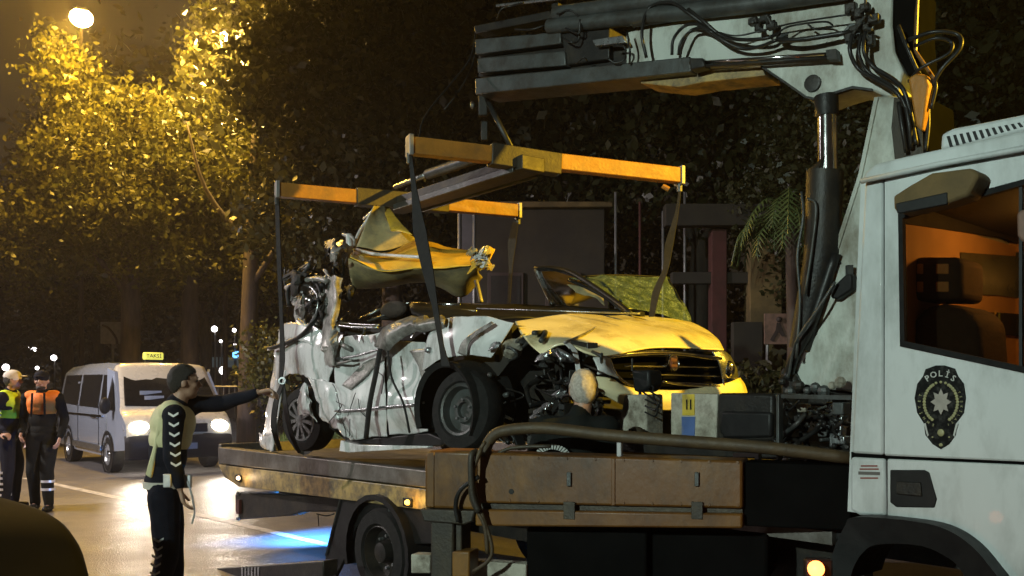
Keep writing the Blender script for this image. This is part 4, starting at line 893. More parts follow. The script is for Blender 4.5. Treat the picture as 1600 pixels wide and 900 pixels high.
def truck_wheel(c, r, axis, dual=False):
    m = MB(); m.lathe(c, axis, [(-.26, r*.5), (-.26, r*.94), (-.22, r), (-.04, r), (0, r*.94), (.005, r*.66), (-.015, r*.62)], 36); w_ = obj('wheel', m, 'rubber', T, smooth='auto')
    m = MB(); m.lathe(c, axis, [(-.015, r*.62), (-.01, r*.58), (-.09, r*.50), (-.10, r*.26), (-.02, r*.22), (-.01, r*.12), (-.01, 0)], 30); rm = obj('rim', m, 'black_metal', w_, smooth='auto')
    x = UP; y = V(axis).cross(UP)
    for k in range(8): an = k*math.pi/4; m = MB(); p = c+(x*math.cos(an)+y*math.sin(an))*r*.36; m.lathe(p-V(axis)*.10, axis, [(0, .014), (.03, .012), (.03, 0)], 6); obj('wheel_nut', m, 'steel', w_)
q = SP(1420, 605, 0); truck_wheel(V((q.x, q.y, .36)), .36, N)
q = SP(590, 605, .02); truck_wheel(V((q.x, q.y, .33)), .33, N); truck_wheel(V((q.x, q.y, .33))+W*1.9, .33, W)
q = SP(1420, 605, 0); truck_wheel(V((q.x, q.y, .36))+W*1.75, .36, W)
for px in (1300,):
    m = MB(); m.ball(P(1275, 889, 3.75*S), .030, 14, 8); obj('side_marker', m, 'marker_red', T, smooth=True); m = MB(); m.box(P(1278, 893, 3.8*S), (.1, .04, .1)); obj('marker_housing', m, 'black_plastic', T, bevel=.01)
    lamp_light('marker_light', P(1270, 884, 3.6*S), (1, .22, .05), 1.6, .03, parent=T)
# police emblem on the door
ec = SP(1471, 628, .004)
eb = slab(SP, [(1442, 588), (1446, 577), (1462, 571), (1476, 571), (1492, 576), (1497, 588), (1506, 600), (1509, 622), (1506, 645), (1494, 661), (1493, 680), (1483, 694), (1470, 702), (1457, 694), (1446, 680), (1443, 661), (1433, 645), (1429, 622), (1433, 600)], .004, .006)
em = obj('police_emblem', eb, 'emblem_black', T)
ppm = F/ec.y; exx = (SP(1481, 628, 0)-SP(1461, 628, 0)); sx = exx.length/20; sy = 1/ppm
def E(x, y, off=.0075): return SP(1470+x, 630+y, off)
m = MB()
for i, ch in enumerate('POLİS'):
    an = R(-42+i*21); text_on(m, ch, .034, E(math.sin(an)*30, -17-math.cos(an)*29, .005), U, UP, -an*.75, .004)
obj('emblem_word', m, 'emblem_letter', em)
m = MB(); pts = [E(0, 4), ]; 
ring = []
for k in range(16):
    r_ = 19 if k % 2 == 0 else 11.5; an = k*math.pi/8; ring.append(E(math.sin(an)*r_*.86, -math.cos(an)*r_*1.1-2, .009))
m.prism(ring, -N*.004); obj('star', m, 'emblem_silver', em)
m = MB()
for sg in (-1, 1):
    for k in range(15):
        an = R(28+k*8.6); c_ = E(sg*math.sin(an)*26, -math.cos(an)*31-1, .009); m.ball(c_, (.0072, .0072, .003), 6, 4, (U, UP, N))
tag(obj('laurel', m, 'emblem_gold', em), kind='stuff')
m = MB()
for k in range(5): an = R(-36+k*18); m.ball(E(math.sin(an)*24, -math.cos(an)*29-4, .009), (.006, .006, .003), 6, 4, (U, UP, N))
for i, ch in enumerate('EMNİYET'):
    an = R(196+i*15+4); text_on(m, ch, .014, E(math.sin(an)*33, -math.cos(an)*36, .005), U, UP, -an-math.pi/2+math.pi/2, .004)
for i, ch in enumerate('TEŞKİLATI'):
    an = R(62+i*12); text_on(m, ch, .012, E(math.sin(an)*33, -math.cos(an)*36, .005), U, UP, -an, .004)
tag(obj('ring_letters', m, 'emblem_gold', em), kind='stuff')
m = MB(); m.ball(E(0, 46, .008), (.014, .015, .004), 14, 6, (U, UP, N)); m.ball(E(0, 65, .008), (.008, .007, .003), 10, 6, (U, UP, N)); m.ball(E(-13, 53, .008), (.004, .004, .002), 8, 4, (U, UP, N)); m.ball(E(13, 53, .008), (.004, .004, .002), 8, 4, (U, UP, N)); obj('lower_crest', m, 'emblem_gold', em)
m = MB()
for sg in (-1, 1): m.prism([E(sg*24, 31, .008), E(sg*27, 32, .008), E(sg*21, 52, .008), E(sg*19, 50, .008)], -N*.003)
obj('ribbon', m, 'emblem_letter', em)

# ---- bed
obj('bed_side_rail', slab(SP, [(340, 699), (662, 735), (900, 762), (1010, 775), (1010, 800), (900, 790), (662, 762), (341, 724)], 0, .12), 'bed_steel', T, bevel=.008)
obj('bed_stripe', slab(SP, [(341, 726), (662, 764), (1010, 803), (1010, 840), (662, 797), (372, 760), (350, 745)], -.012, .10), 'ochre_stripe', T, bevel=.006)
a = SP(345, 710, -.06); b = SP(1300, 810, -.06); zt = a.z-.02
m = MB(); m.add([V((a.x, a.y, zt)), V((b.x, b.y, zt)), V((b.x, b.y, zt))+W*1.95, V((a.x, a.y, zt))+W*1.95], [(0, 1, 2, 3)]); o = obj('bed_deck', m, 'bed_steel', T); s_ = o.modifiers.new('s', 'SOLIDIFY'); s_.thickness = .06; s_.offset = 0
m = MB(); m.beam(V((a.x, a.y, zt+.0))+W*1.98, V((b.x, b.y, zt))+W*1.98, .1, .3, W); obj('bed_side_rail', m, 'bed_steel', T, bevel=.01)
m = MB(); m.beam(V((a.x, a.y, zt))-U*.03, V((a.x, a.y, zt))-U*.03+W*1.95, .06, .24, U); obj('tail_beam', m, 'bed_steel', T, bevel=.01)
for k in (.35, 1.55): m = MB(); m.beam(V((a.x, a.y, zt-.22))+W*k+U*.6, V((b.x, b.y, zt-.22))+W*k, .09, .26, W); obj('chassis_rail', m, 'black_metal', T)
# underrun bar at the rear
obj('underrun_bar', slab(SP, [(370, 769), (530, 776), (530, 800), (470, 800), (455, 806), (372, 812)], -.10, .12), 'black_metal', T, bevel=.012)
m = MB(); a = SP(371, 772, -.12); m.beam(a-UP*.09, a-UP*.09+W*1.9, .10, .18, U); obj('rear_bumper_beam', m, 'black_metal', T, bevel=.01)
for y in (771, 810): m = MB(); m.ball(SP(372, y, -.09), .022, 8, 6); obj('bolt', m, 'steel', T)
obj('bumper_reflector', slab(SP, [(369, 781), (373, 781), (373, 803), (369, 803)], -.07, .05), 'red_paint', T)
# mud guard
cw = SP(590, 605, 0); cw.z = .33
m = MB(); vs = []; nn_ = 15
for k in range(nn_):
    an = R(-20+k*220/(nn_-1)); p = cw+(U*math.cos(an)+UP*math.sin(an))*.43+N*.03; p2 = cw+(U*math.cos(an)+UP*math.sin(an))*.39+N*.03; vs += [p, p+W*.5, p2]
m.add(vs, [(3*i, 3*i+3, 3*i+4, 3*i+1) for i in range(nn_-1)]+[(3*i, 3*i+2, 3*i+5, 3*i+3) for i in range(nn_-1)]); obj('mudguard', m, 'black_plastic', T, smooth='auto')
obj('mudguard_skirt', slab(SP, [(530, 779), (705, 800), (705, 850), (640, 850), (612, 820), (580, 810), (555, 825), (540, 870), (522, 905), (503, 905), (512, 850)], -.04, .03), 'black_plastic', T, bevel=.005)
for q_ in ([SP(532, 778, -.03), SP(509, 868, -.03)], [SP(607, 790, -.02), SP(624, 905, -.02)]): obj('skirt_edge', MB().tube(q_, .008, 6), 'gun_metal', T)
m = tubepx(SP, [(495, 803, -.15), (510, 806, -.15), (522, 803, -.15)], .006); obj('brake_hose', m, 'gun_metal', T); m = tubepx(SP, [(497, 803, -.15), (498, 822, -.15)], .004); obj('cable', m, 'hose', T)
for (x, y, mt, col) in ((373, 747, 'marker_white', (1, .7, .4)), (637, 785, 'marker_amber', (1, .55, .1))):
    m = MB(); m.ball(SP(x, y, .012), (.024, .024, .020), 12, 8); obj('side_marker', m, mt, T, smooth=True); m = MB(); m.box(SP(x, y, .0), (.10, .02, .06), (U, N, UP)); obj('marker_housing', m, 'black_plastic', T, bevel=.006)
    lamp_light('marker_light', SP(x, y, .06), col, .9, .03, parent=T)
# things seen through under the bed: step bar and spare frames
obj('step_bar', slab(SP, [(338, 888), (400, 884), (505, 876), (505, 902), (340, 905)], .45, .12), 'black_metal', T, bevel=.01)
for i in range(6): obj('step_slot', slab(SP, [(377+i*5, 886), (379.5+i*5, 886), (379.5+i*5, 900), (377+i*5, 900)], .455, .01), 'steel', T)
# ---- ochre outrigger box
oL, oR = P(665, 700, 5.5*S), P(1160, 700, 4.75*S); od = (oR-oL); od.z = 0; od.normalize()
OB = Plane((oL.x, oL.y), (od.y, -od.x))
box_ = thing('outrigger_beam', 'x', 'x'); bpy.data.objects.remove(box_)
obj('outrigger_box', slab(OB, [(742, 707), (1160, 720), (1160, 795), (742, 786)], 0, .20), 'ochre_box', T, bevel=.012)
obj('outrigger_sill', slab(OB, [(742, 796), (1160, 803), (1160, 826), (742, 822)], .012, .22), 'ochre_box', T, bevel=.010)
obj('outrigger_groove', slab(OB, [(742, 785), (1160, 793), (1160, 806), (742, 799)], -.03, .16), 'beam_dark', T)
obj('outrigger_end', slab(OB, [(663, 712), (670, 704), (744, 706), (744, 797), (663, 794)], .018, .24), 'ochre_box', T, bevel=.016, seg=3)
obj('end_plate', slab(OB, [(668, 708), (678, 706), (678, 793), (668, 792)], .024, .02), 'ochre_box', T, bevel=.004)
for i in range(10):
    for y in (714, 781): m = MB(); m.lathe(OB(752+i*44.5, y+i*.95, .0), OB.n, [(-.002, .0075), (.005, .0065), (.005, 0)], 8); obj('rivet', m, 'ochre_box', T)
for x in (880, 1080):
    obj('hinge_plate', slab(OB, [(x, 784), (x+18, 784.5), (x+18, 812), (x, 811)], .016, .012), 'beam_dark', T, bevel=.003)
    obj('latch', slab(OB, [(x+5, 738), (x+12, 738), (x+12, 760), (x+5, 760)], .014, .012), 'gun_metal', T, bevel=.003)
obj('side_rib', slab(OB, [(955, 716), (961, 716), (961, 790), (955, 790)], .006, .02), 'ochre_box', T, bevel=.003)
m = MB(); m.lathe(OB(799, 768, .0), OB.n, [(-.01, .014), (.003, .014), (.003, 0)], 14); obj('bolt_hole', m, 'dark_interior', T)
obj('outrigger_box_shaded', slab(OB, [(1162, 722), (1330, 728), (1330, 830), (1162, 822)], -.04, .2), 'grille_black', T, bevel=.01)  # box runs on past the light, its shade is painted black
m = MB(); m.tube([OB(1068, 790, .015), OB(1090, 793, .015)], .006, 6); obj('reflector', m, 'marker_amber', T) if False else None
obj('leg_bracket', slab(OB, [(655, 795), (742, 798), (738, 815), (725, 820), (662, 815)], .03, .2), 'beam_dark', T, bevel=.008)
obj('outrigger_leg', slab(OB, [(672, 812), (708, 812), (708, 905), (672, 905)], .01, .14), 'beam_dark', T, bevel=.012); obj('outrigger_leg', slab(OB, [(710, 812), (721, 812), (721, 905), (710, 905)], -.02, .12), 'beam_dark', T, bevel=.008)
obj('leg_clamp', slab(OB, [(706, 862), (733, 862), (733, 902), (706, 902)], .04, .12), 'ochre_box', T, bevel=.008)
obj('cross_bar', slab(OB, [(642, 866), (672, 867), (672, 896), (642, 896)], -.12, .08), 'concrete', T, bevel=.006); obj('cross_bar', slab(OB, [(738, 876), (822, 882), (822, 910), (738, 908)], -.12, .08), 'concrete', T, bevel=.006)
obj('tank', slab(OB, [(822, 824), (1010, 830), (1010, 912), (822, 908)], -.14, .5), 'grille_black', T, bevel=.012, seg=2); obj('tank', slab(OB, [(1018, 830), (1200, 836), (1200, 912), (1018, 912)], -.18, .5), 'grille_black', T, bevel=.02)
obj('hand_rail', tubepx(OB, [(758, 712, -.02), (764, 690, -.02), (785, 674, -.02), (850, 669, -.03), (950, 680, -.04), (1060, 689, -.04), (1200, 700, -.05), (1330, 716, -.08)], .030, 10), 'dusty_hose', T, smooth=True)
obj('hand_rail', tubepx(OB, [(772, 712, -.05), (800, 700, -.06), (860, 697, -.06)], .010, 8), 'beam_dark', T, smooth=True)
obj('rail_post', boxpx(OB, 963, 682, 971, 716, -.05, .03), 'galvanised', T, bevel=.004)
for pts, r_, mt in (([(758, 690, .06), (742, 720, .07), (741, 760, .06), (752, 800, .06), (768, 850, .05), (764, 875, .05), (740, 893, .04)], .010, 'dusty_hose'),
                    ([(752, 700, .07), (738, 740, .08), (737, 780, .07), (757, 820, .06), (762, 865, .05)], .012, 'dusty_hose'),
                    ([(748, 745, .07), (720, 765, .07), (712, 790, .06), (716, 815, .05)], .012, 'hose'), ([(744, 705, .06), (736, 715, .1), (738, 770, .09), (748, 800, .08)], .016, 'beam_dark')):
    obj('hydraulic_hose', tubepx(OB, pts, r_), mt, T, smooth=True)
# ---- equipment standing on the side deck
obj('concrete_block', slab(SP, [(975, 617), (1009, 616), (1010, 686), (963, 684)], -.25, .16), 'concrete', T, bevel=.012)
m = MB(); m.ball(SP(994, 680, -.18), (.055, .05, .05), 12, 8); obj('rag', m, 'beam_dark', T, smooth=True)
lm = obj('work_lamp', slab(SP, [(986, 578), (1014, 578), (1015, 604), (1006, 613), (990, 612)], -.22, .12), 'black_plastic', T, bevel=.015); m = MB(); m.tube([SP(988, 560, -.28), SP(988, 580, -.28)], .006, 6); obj('lamp_pin', m, 'black_metal', lm); m = MB(); m.tube([SP(1000, 610, -.28), SP(1000, 640, -.28)], .010, 6); obj('lamp_stem', m, 'black_metal', lm)
for i, (y, xx) in enumerate(((608, 1020), (618, 1032), (628, 1028))): obj('cable', tubepx(SP, [(1004, 600+i*6, -.24), (1020, y-4, -.24), (xx, y+6, -.22), (1024, y+22, -.24), (1008, y+16, -.25)], .005), 'hose', T)
obj('hazard_panel', slab(SP, [(1048, 614), (1121, 616), (1119, 688), (1048, 686)], -.20, .10), 'concrete', T, bevel=.006)
obj('yellow_plate', slab(SP, [(1066, 616), (1085, 616), (1085, 649), (1066, 649)], -.196, .02), 'yellow_paint', T); obj('blue_plate', slab(SP, [(1065, 651), (1086, 651), (1085, 684), (1065, 684)], -.196, .02), 'blue_paint', T)
m = MB()
for x in (1072, 1078): m.prism([SP(x, 624, -.192), SP(x+2, 624, -.192), SP(x+2, 640, -.192), SP(x, 640, -.192)], N*.001)
obj('plate_marks', m, 'emblem_black', T)
tb = obj('tool_box', slab(SP, [(1122, 614), (1208, 616), (1208, 690), (1120, 690)], -.20, .35), 'black_metal', T, bevel=.015); obj('tool_box_lid', slab(SP, [(1126, 642), (1205, 644), (1205, 684), (1130, 686), (1122, 672)], -.185, .04), 'black_plastic', tb, bevel=.015)
obj('deck_plate', slab(SP, [(960, 684), (1330, 706), (1330, 724), (960, 706)], -.22, .6), 'black_metal', T, bevel=.006)
obj('frame_post', boxpx(SP, 1212, 616, 1217, 800, -.12, .04), 'gun_metal', T, bevel=.004); obj('frame_post', slab(SP, [(1222, 716), (1230, 716), (1229, 790), (1221, 775)], -.10, .03), 'galvanised', T, bevel=.004)
obj('frame_bar', slab(SP, [(1212, 616), (1330, 618), (1330, 625), (1212, 622)], -.14, .04), 'gun_metal', T)
obj('bracket', ring_slab(SP, [(1145, 708), (1185, 708), (1185, 735), (1145, 735)], [(1151, 714), (1179, 714), (1179, 735), (1151, 735)], -.05, .03), 'galvanised', T)
obj('battery_box', slab(SP, [(1236, 724), (1328, 730), (1328, 850), (1236, 842)], -.10, .4), 'black_plastic', T, bevel=.02)
obj('air_tank', MB().lathe(SP(1170, 790, -.3), U, [(-.02, 0), (0, .10), (.45, .10), (.47, 0)], 20), 'black_metal', T, smooth='auto')
rr = random.Random(4)
for i in range(26):
    x, y = rr.uniform(1212, 1325), rr.uniform(625, 700); d = [(x, y, -.15-rr.random()*.2)]
    for k in range(3): x += rr.uniform(-26, 26); y += rr.uniform(-16, 24); d.append((max(1210, min(x, 1326)), y, -.15-rr.random()*.25))
    obj('hydraulic_hose', tubepx(SP, d, rr.choice([.006, .009, .012])), rr.choice(['hose', 'hose', 'black_metal', 'gun_metal']), T, smooth=True)
for i in range(12):
    m = MB(); m.box(SP(rr.uniform(1215, 1322), rr.uniform(625, 700), -.18-rr.random()*.2), (rr.uniform(.03, .08), rr.uniform(.03, .08), rr.uniform(.03, .07)), (U, N, UP)); obj('valve_block', m, rr.choice(['gun_metal', 'black_metal', 'steel', 'concrete']), T, bevel=.006)
# blue beacon low behind the truck bed
bq = V((-1.9, 8.7, .62)); m = MB(); m.ball(bq, (.05, .05, .04), 12, 8); bc = tag(obj('blue_beacon', m, 'blue_beacon', T)); 
lamp_light('beacon_light', bq-UP*.06, (.05, .32, 1), 1100, .05, ground_pt(470, 830), 150, T, 1)

# ---- crane column and boom
cf = Plane(tuple((V((2.05, 5.6, 0))*S)[:2]), (N.x, N.y))
obj('crane_column', slab(cf, [(1366, 150), (1436, 150), (1441, 255), (1445, 614), (1331, 613), (1256, 604), (1228, 600), (1226, 590), (1262, 500), (1306, 380), (1341, 272)], 0, .30), 'crane_paint', T, bevel=.015)
obj('column_edge', slab(cf, [(1366, 152), (1372, 152), (1347, 272), (1312, 382), (1268, 502), (1232, 592), (1226, 590), (1262, 500), (1306, 380), (1341, 272)], .012, .02), 'crane_paint', T)
obj('column_side_plate', slab(cf, [(1396, 152), (1440, 160), (1444, 260), (1400, 272), (1392, 200)], .012, .03), 'beam_dark', T, bevel=.006)
obj('column_end_mask', slab(cf, [(1437, 150), (1447, 150), (1453, 255), (1458, 610), (1446, 610), (1442, 255)], .01, .34), 'grille_black', T, bevel=.006)  # black plate added to hide amber light on the column end
obj('column_lamp', slab(cf, [(1296, 452), (1326, 424), (1331, 432), (1331, 452), (1308, 468), (1298, 466)], .06, .06), 'black_plastic', T, bevel=.01); m = MB(); m.box(cf(1327, 422, .05), (.03, .03, .05)); obj('lamp_bracket', m, 'gun_metal', T)
for x, y in ((1312, 411), (1286, 456)): m = MB(); m.ball(cf(x, y, .006), .009, 8, 5); obj('bolt', m, 'black_metal', T)
m = MB(); m.tube(curve_pts([cf(1306, 396, .03), cf(1270, 500, .05), cf(1240, 560, .05), cf(1232, 590, .03)], 5), [.03]*15+[.05], 8); obj('hose_bundle', m, 'hose', T, smooth=True)
obj('column_base', slab(cf, [(1216, 580), (1226, 570), (1240, 585), (1250, 606), (1335, 618), (1335, 640), (1220, 630)], .05, .4), 'black_metal', T, bevel=.02)
for i in range(8): m = MB(); m.ball(cf(1222+i*13, 592+rr.uniform(0, 22), .1), rr.uniform(.02, .035), 8, 6); obj('bolt', m, rr.choice(['gun_metal', 'concrete', 'black_metal']), T)
bc_ = [(978, 50), (1050, 36), (1160, 18), (1300, -4), (1395, -22), (1394, 40), (1398, 80), (1412, 112), (1402, 150), (1385, 152), (1362, 141), (1332, 137), (1306, 145), (1276, 156), (1258, 152), (1224, 128), (1188, 104), (1100, 106), (978, 102)]
obj('boom_casing', slab(BP, bc_, 0, .28), 'crane_paint', T, bevel=.010)
obj('boom_edge', slab(BP, [(1190, 102), (1226, 126), (1260, 150), (1276, 153), (1306, 142), (1332, 134), (1362, 138), (1362, 142), (1332, 138), (1306, 146), (1276, 157), (1258, 153), (1224, 129), (1188, 105)], .014, .03), 'black_metal', T)
m = MB(); m.lathe(BP(1271, 131, .0), BP.n, [(0, .045), (.02, .045), (.022, .03), (.022, 0)], 20); obj('pivot_pin', m, 'black_metal', T, smooth='auto')
obj('boom_underplate', slab(BP, [(1010, 112), (1190, 104), (1196, 118), (1100, 128), (1060, 136), (1000, 130)], -.02, .22), 'ochre_stripe', T, bevel=.005)
obj('boom_extension', slab(BP, [(742, 122), (1078, 88), (1080, 112), (742, 147)], .06, .26), 'gun_metal', T, bevel=.008)
obj('boom_extension', slab(BP, [(745, 91), (882, 79), (884, 102), (746, 114)], .05, .24), 'gun_metal', T, bevel=.008)
obj('boom_extension', slab(BP, [(742, 61), (876, 49), (876, 68), (742, 85)], .05, .24), 'gun_metal', T, bevel=.008)
obj('boom_inner', slab(BP, [(748, 84), (980, 60), (980, 104), (748, 120)], -.02, .18), 'black_metal', T)
obj('boom_top_rail', slab(BP, [(740, 40), (858, 16), (864, 28), (742, 52)], .04, .12), 'black_metal', T, bevel=.008); obj('boom_top_rail', slab(BP, [(862, 6), (872, 4), (872, 44), (862, 44)], .06, .14), 'black_metal', T)
obj('boom_carriage', slab(BP, [(876, 50), (952, 42), (952, 92), (884, 102)], .03, .2), 'black_metal', T, bevel=.01)
for a, b, r_, mt in (((868, 22), (1165, -16), .050, 'gun_metal'), ((858, 42), (1170, 8), .048, 'gun_metal'), ((1165, -6), (1400, -60), .045, 'black_metal'), ((776, 9), (890, -4), .010, 'steel'), ((1170, 8), (1330, -16), .048, 'gun_metal'), ((990, 38), (1300, -12), .02, 'black_metal')):
    m = MB(); m.tube([BP(*a, .05), BP(*b, .05)], r_, 18); obj('boom_cylinder', m, mt, T, smooth='auto')
for a, b, r_ in (((1078, 99), (1305, 84), .011), ((1085, 104), (1300, 90), .008)):
    m = MB(); m.tube([BP(*a, .07), BP(*b, .07)], r_, 10); obj('extension_rod', m, 'chrome' if r_ > .01 else 'black_metal', T, smooth=True)
obj('rod_bracket', slab(BP, [(1290, 78), (1306, 76), (1308, 92), (1292, 92)], .09, .06), 'black_metal', T); obj('rod_bracket', slab(BP, [(1076, 90), (1098, 90), (1102, 104), (1078, 110)], .09, .08), 'black_metal', T, bevel=.01)
obj('pulley_bracket', slab(BP, [(925, 62), (972, 55), (978, 66), (930, 72)], .09, .04), 'steel', T, bevel=.004)
HZ = [([(1010, 90), (1003, 50), (1015, 12), (1048, 4), (1075, 20), (1100, 38)], .012), ([(1050, 86), (1052, 62), (1068, 42), (1088, 38), (1115, 52)], .011), ([(1060, 86), (1064, 66), (1080, 48), (1098, 44), (1120, 56)], .011),
      ([(1075, 14), (1100, 34), (1128, 56), (1160, 62), (1196, 60), (1216, 52)], .012), ([(1100, 40), (1128, 62), (1160, 76), (1190, 72), (1214, 62)], .012), ([(1120, 50), (1150, 56), (1190, 48), (1240, 36), (1330, 22)], .006),
      ([(1214, 56), (1226, 44), (1250, 38), (1290, 34), (1300, 42), (1276, 46), (1262, 38)], .006), ([(1214, 62), (1250, 62), (1330, 50)], .016),
      ([(1332, 54), (1328, 80), (1342, 108), (1375, 128), (1404, 148), (1424, 190), (1432, 225)], .013), ([(1352, 50), (1350, 80), (1364, 104), (1396, 124), (1414, 146), (1428, 200)], .013), ([(1345, 56), (1342, 84), (1356, 112), (1392, 134), (1412, 160), (1426, 210)], .011),
      ([(1420, 62), (1460, 50), (1496, 54), (1500, 76), (1470, 110), (1452, 150), (1450, 200), (1446, 235)], .013), ([(1430, 72), (1462, 60), (1486, 66), (1482, 84), (1440, 106), (1420, 128)], .011), ([(1404, 40), (1420, 80), (1440, 120), (1462, 130), (1455, 170)], .011), ([(1412, 150), (1420, 190), (1424, 232)], .014), ([(1404, 160), (1410, 200), (1416, 238)], .014),
      ([(884, 44), (905, 52), (906, 30), (890, 16), (870, 22)], .008), ([(880, 60), (892, 66), (904, 62), (906, 30)], .008), ([(958, 72), (976, 74), (976, 92), (962, 98), (950, 92)], .008), ([(980, 50), (984, 75), (984, 100)], .008), ([(776, 30), (784, 14), (800, 9), (818, 4)], .008), ([(805, 46), (830, 46), (850, 40)], .008), ([(900, 100), (912, 90), (918, 96)], .006)]
for pts, r_ in HZ: obj('hydraulic_hose', tubepx(BP, [(x, y, .10+.02*math.sin(i*2.1)) for i, (x, y) in enumerate(pts)], r_*.85), 'hose', T, smooth=True)
for (x, y) in ((1178, 34), (1186, 44), (1196, 30), (1206, 40), (1330, 14), (1342, 22), (1352, 12), (1344, 36), (1336, 46), (1354, 44), (1366, 30), (1360, 64), (1222, 58), (1328, 60)):
    m = MB(); m.box(BP(x, y, .07), (rr.uniform(.03, .06), .05, rr.uniform(.03, .06)), (BD, BP.n, UP)); v_ = obj('valve', m, 'black_metal', T, bevel=.008)
    m = MB(); m.tube([BP(x, y, .09), BP(x+rr.uniform(-10, 10), y+rr.uniform(-14, 10), .11)], .007, 6); obj('valve_stem', m, 'gun_metal', v_)
m = MB(); m.lathe(BP(1334, 53, .03), BP.n, [(0, .045), (.03, .045), (.03, .03), (.015, .03)], 18); obj('hose_ring', m, 'gun_metal', T)
obj('column_head', slab(BP, [(1396, -30), (1436, -30), (1434, 40), (1440, 110), (1418, 118), (1402, 84), (1396, 40)], .01, .32), 'grille_black', T, bevel=.01)
M('amber_decal', (.75, .32, .02), rough=.5)
obj('lamplit_patch', slab(cf, [(1418, 122), (1430, 114), (1446, 116), (1451, 132), (1446, 165), (1440, 205), (1430, 196), (1424, 160)], .10, .06), 'amber_paint', T, bevel=.012)  # amber lamp light on the column, drawn as an orange plate
m = MB(); m.tube([BP(1433, 0, .0), BP(1430, 80, .02), BP(1460, 124, .02)], .010, 7); obj('oily_rod', m, 'ochre_box', T)
# lift cylinder
lc = Plane(tuple((V((1.9, 5.75, 0))*S)[:2]), (N.x, N.y))
def cyl(name, pts, mt, n=22): m = MB(); m.tube([lc(x, y, 0) for x, y, r in pts], [r for x, y, r in pts], n); return obj(name, m, mt, T, smooth='auto')
cyl('piston_rod', [(1292, 155, .052), (1293, 272, .052)], 'chrome'); cyl('piston_eye', [(1291, 150, .062), (1292, 182, .062)], 'black_metal')
cyl('lift_cylinder', [(1293, 268, .092), (1289, 268, .098), (1284, 400, .095), (1268, 470, .08), (1250, 545, .06)], 'black_metal')
for pts in ([(1252, 300, .1), (1255, 340, .12), (1246, 400, .12), (1250, 470, .1), (1244, 560, .1)], [(1262, 310, .12), (1275, 322, .12), (1270, 380, .12), (1258, 460, .12)], [(1305, 440, .1), (1280, 480, .12), (1252, 520, .12), (1240, 545, .1), (1232, 590, .08)]):
    obj('hydraulic_hose', tubepx(lc, pts, .008), 'gun_metal', T, smooth=True)

# ================================================================== LIFTING FRAME (hangs from the hook)
def Q(px, py, Y): return P(px, py, Y*S)
AL, AR, BL, BR = Q(640, 228, 7.0), Q(1062, 275, 7.97), Q(433, 297, 8.5), Q(810, 330, 9.57)
lf = thing('lifting_rig', 'amber H shaped steel lifting frame hanging above the wreck', 'lifting frame', (AL+BR)/2)
def lerp(a, b, t): return a+(b-a)*t
def bar(name, a, b, wd, ht, mt): m = MB(); m.beam(a, b, wd, ht); return obj(name, m, mt, lf, bevel=.006)
bar('beam_arm', AL, lerp(AL, AR, .30), .085, .115, 'amber_paint'); bar('beam_arm', lerp(AL, AR, .49)+UP*.0, AR, .085, .115, 'amber_paint'); bar('beam_sleeve', lerp(AL, AR, .27), lerp(AL, AR, .52)-UP*.02, .11, .15, 'beam_dark')
bar('beam_arm', BL, lerp(BL, BR, .34), .085, .115, 'amber_paint'); bar('beam_arm', lerp(BL, BR, .64), BR, .085, .115, 'amber_paint'); bar('beam_sleeve', lerp(BL, BR, .30), lerp(BL, BR, .68), .11, .145, 'beam_dark')
ca, cb = lerp(AL, AR, .40), lerp(BL, BR, .50)
bar('girder', lerp(cb, ca, -.12)-UP*.02, lerp(cb, ca, 1.05)-UP*.05, .20, .10, 'beam_dark')
m = MB(); m.tube([lerp(cb, ca, .02)+UP*.10-U*.0+N*.12, lerp(cb, ca, .35)+UP*.10+N*.12], .022, 12); obj('frame_rod', m, 'steel', lf, smooth=True); m = MB(); m.tube([lerp(cb, ca, .33)+UP*.10+N*.12, lerp(cb, ca, .84)+UP*.08+N*.12], .042, 16); obj('frame_cylinder', m, 'gun_metal', lf, smooth='auto')
for s_ in (-.12, .12): bar('girder_flange', lerp(cb, ca, 0)+N*s_-UP*.07, lerp(cb, ca, 1)+N*s_-UP*.09, .02, .05, 'gun_metal')
for p in (AL, AR, BL, BR):
    m = MB(); m.box(p+(V((0, 0, 0))), (.03, .11, .14), ((AR-AL).normalized(), (AR-AL).normalized().cross(UP), UP)); obj('end_cap', m, 'galvanised', lf, bevel=.004)
    m = MB(); m.tube([p-UP*.05, p-UP*.12], .022, 8); obj('shackle', m, 'gun_metal', lf)
m = MB(); m.tube([Q(1035, 290, 7.93), Q(1045, 296, 7.93)], .02, 8); obj('stop_block', m, 'amber_paint', lf)
hk = BP(755, 148, -.1); m = MB(); m.tube([hk, V((hk.x, hk.y, lerp(ca, cb, .15).z+.55)), lerp(ca, cb, .06)+UP*.02], .02, 8); hkh = m
ho = thing('crane_hook', 'dark hook block hanging from the tip of the boom', 'hook', hk); obj('hook_rod', hkh, 'hose', ho, smooth=True)
m = MB(); m.box(hk-UP*.08, (.07, .05, .16)); obj('hook_block', m, 'black_metal', ho, bevel=.01); m = MB(); m.box(BP(757, 205, -.1), (.05, .04, .14)); obj('hook_latch', m, 'black_metal', ho, bevel=.006)
m = MB(); m.ball(BP(738, 164, -.08), (.018, .018, .03), 8, 6); obj('tag', m, 'steel', ho)
def hang(label, pts, cat='cable', r_=.006, name='hanging_cable'):
    m = MB(); m.tube(curve_pts([Q(*p) for p in pts], 6), r_, 6); return tag(obj(name, m, 'hose', smooth=True), label, cat)
hang('thin slack cable drooping from the boom tip to the upper left of the frame', [(744, 45, 7.6), (735, 90, 7.5), (705, 130, 7.4), (665, 180, 7.2), (655, 215, 7.1), (656, 240, 7.0)])
hang('second slack cable drooping beside the first below the boom tip', [(742, 85, 7.6), (735, 110, 7.55), (715, 145, 7.5), (694, 172, 7.5)])
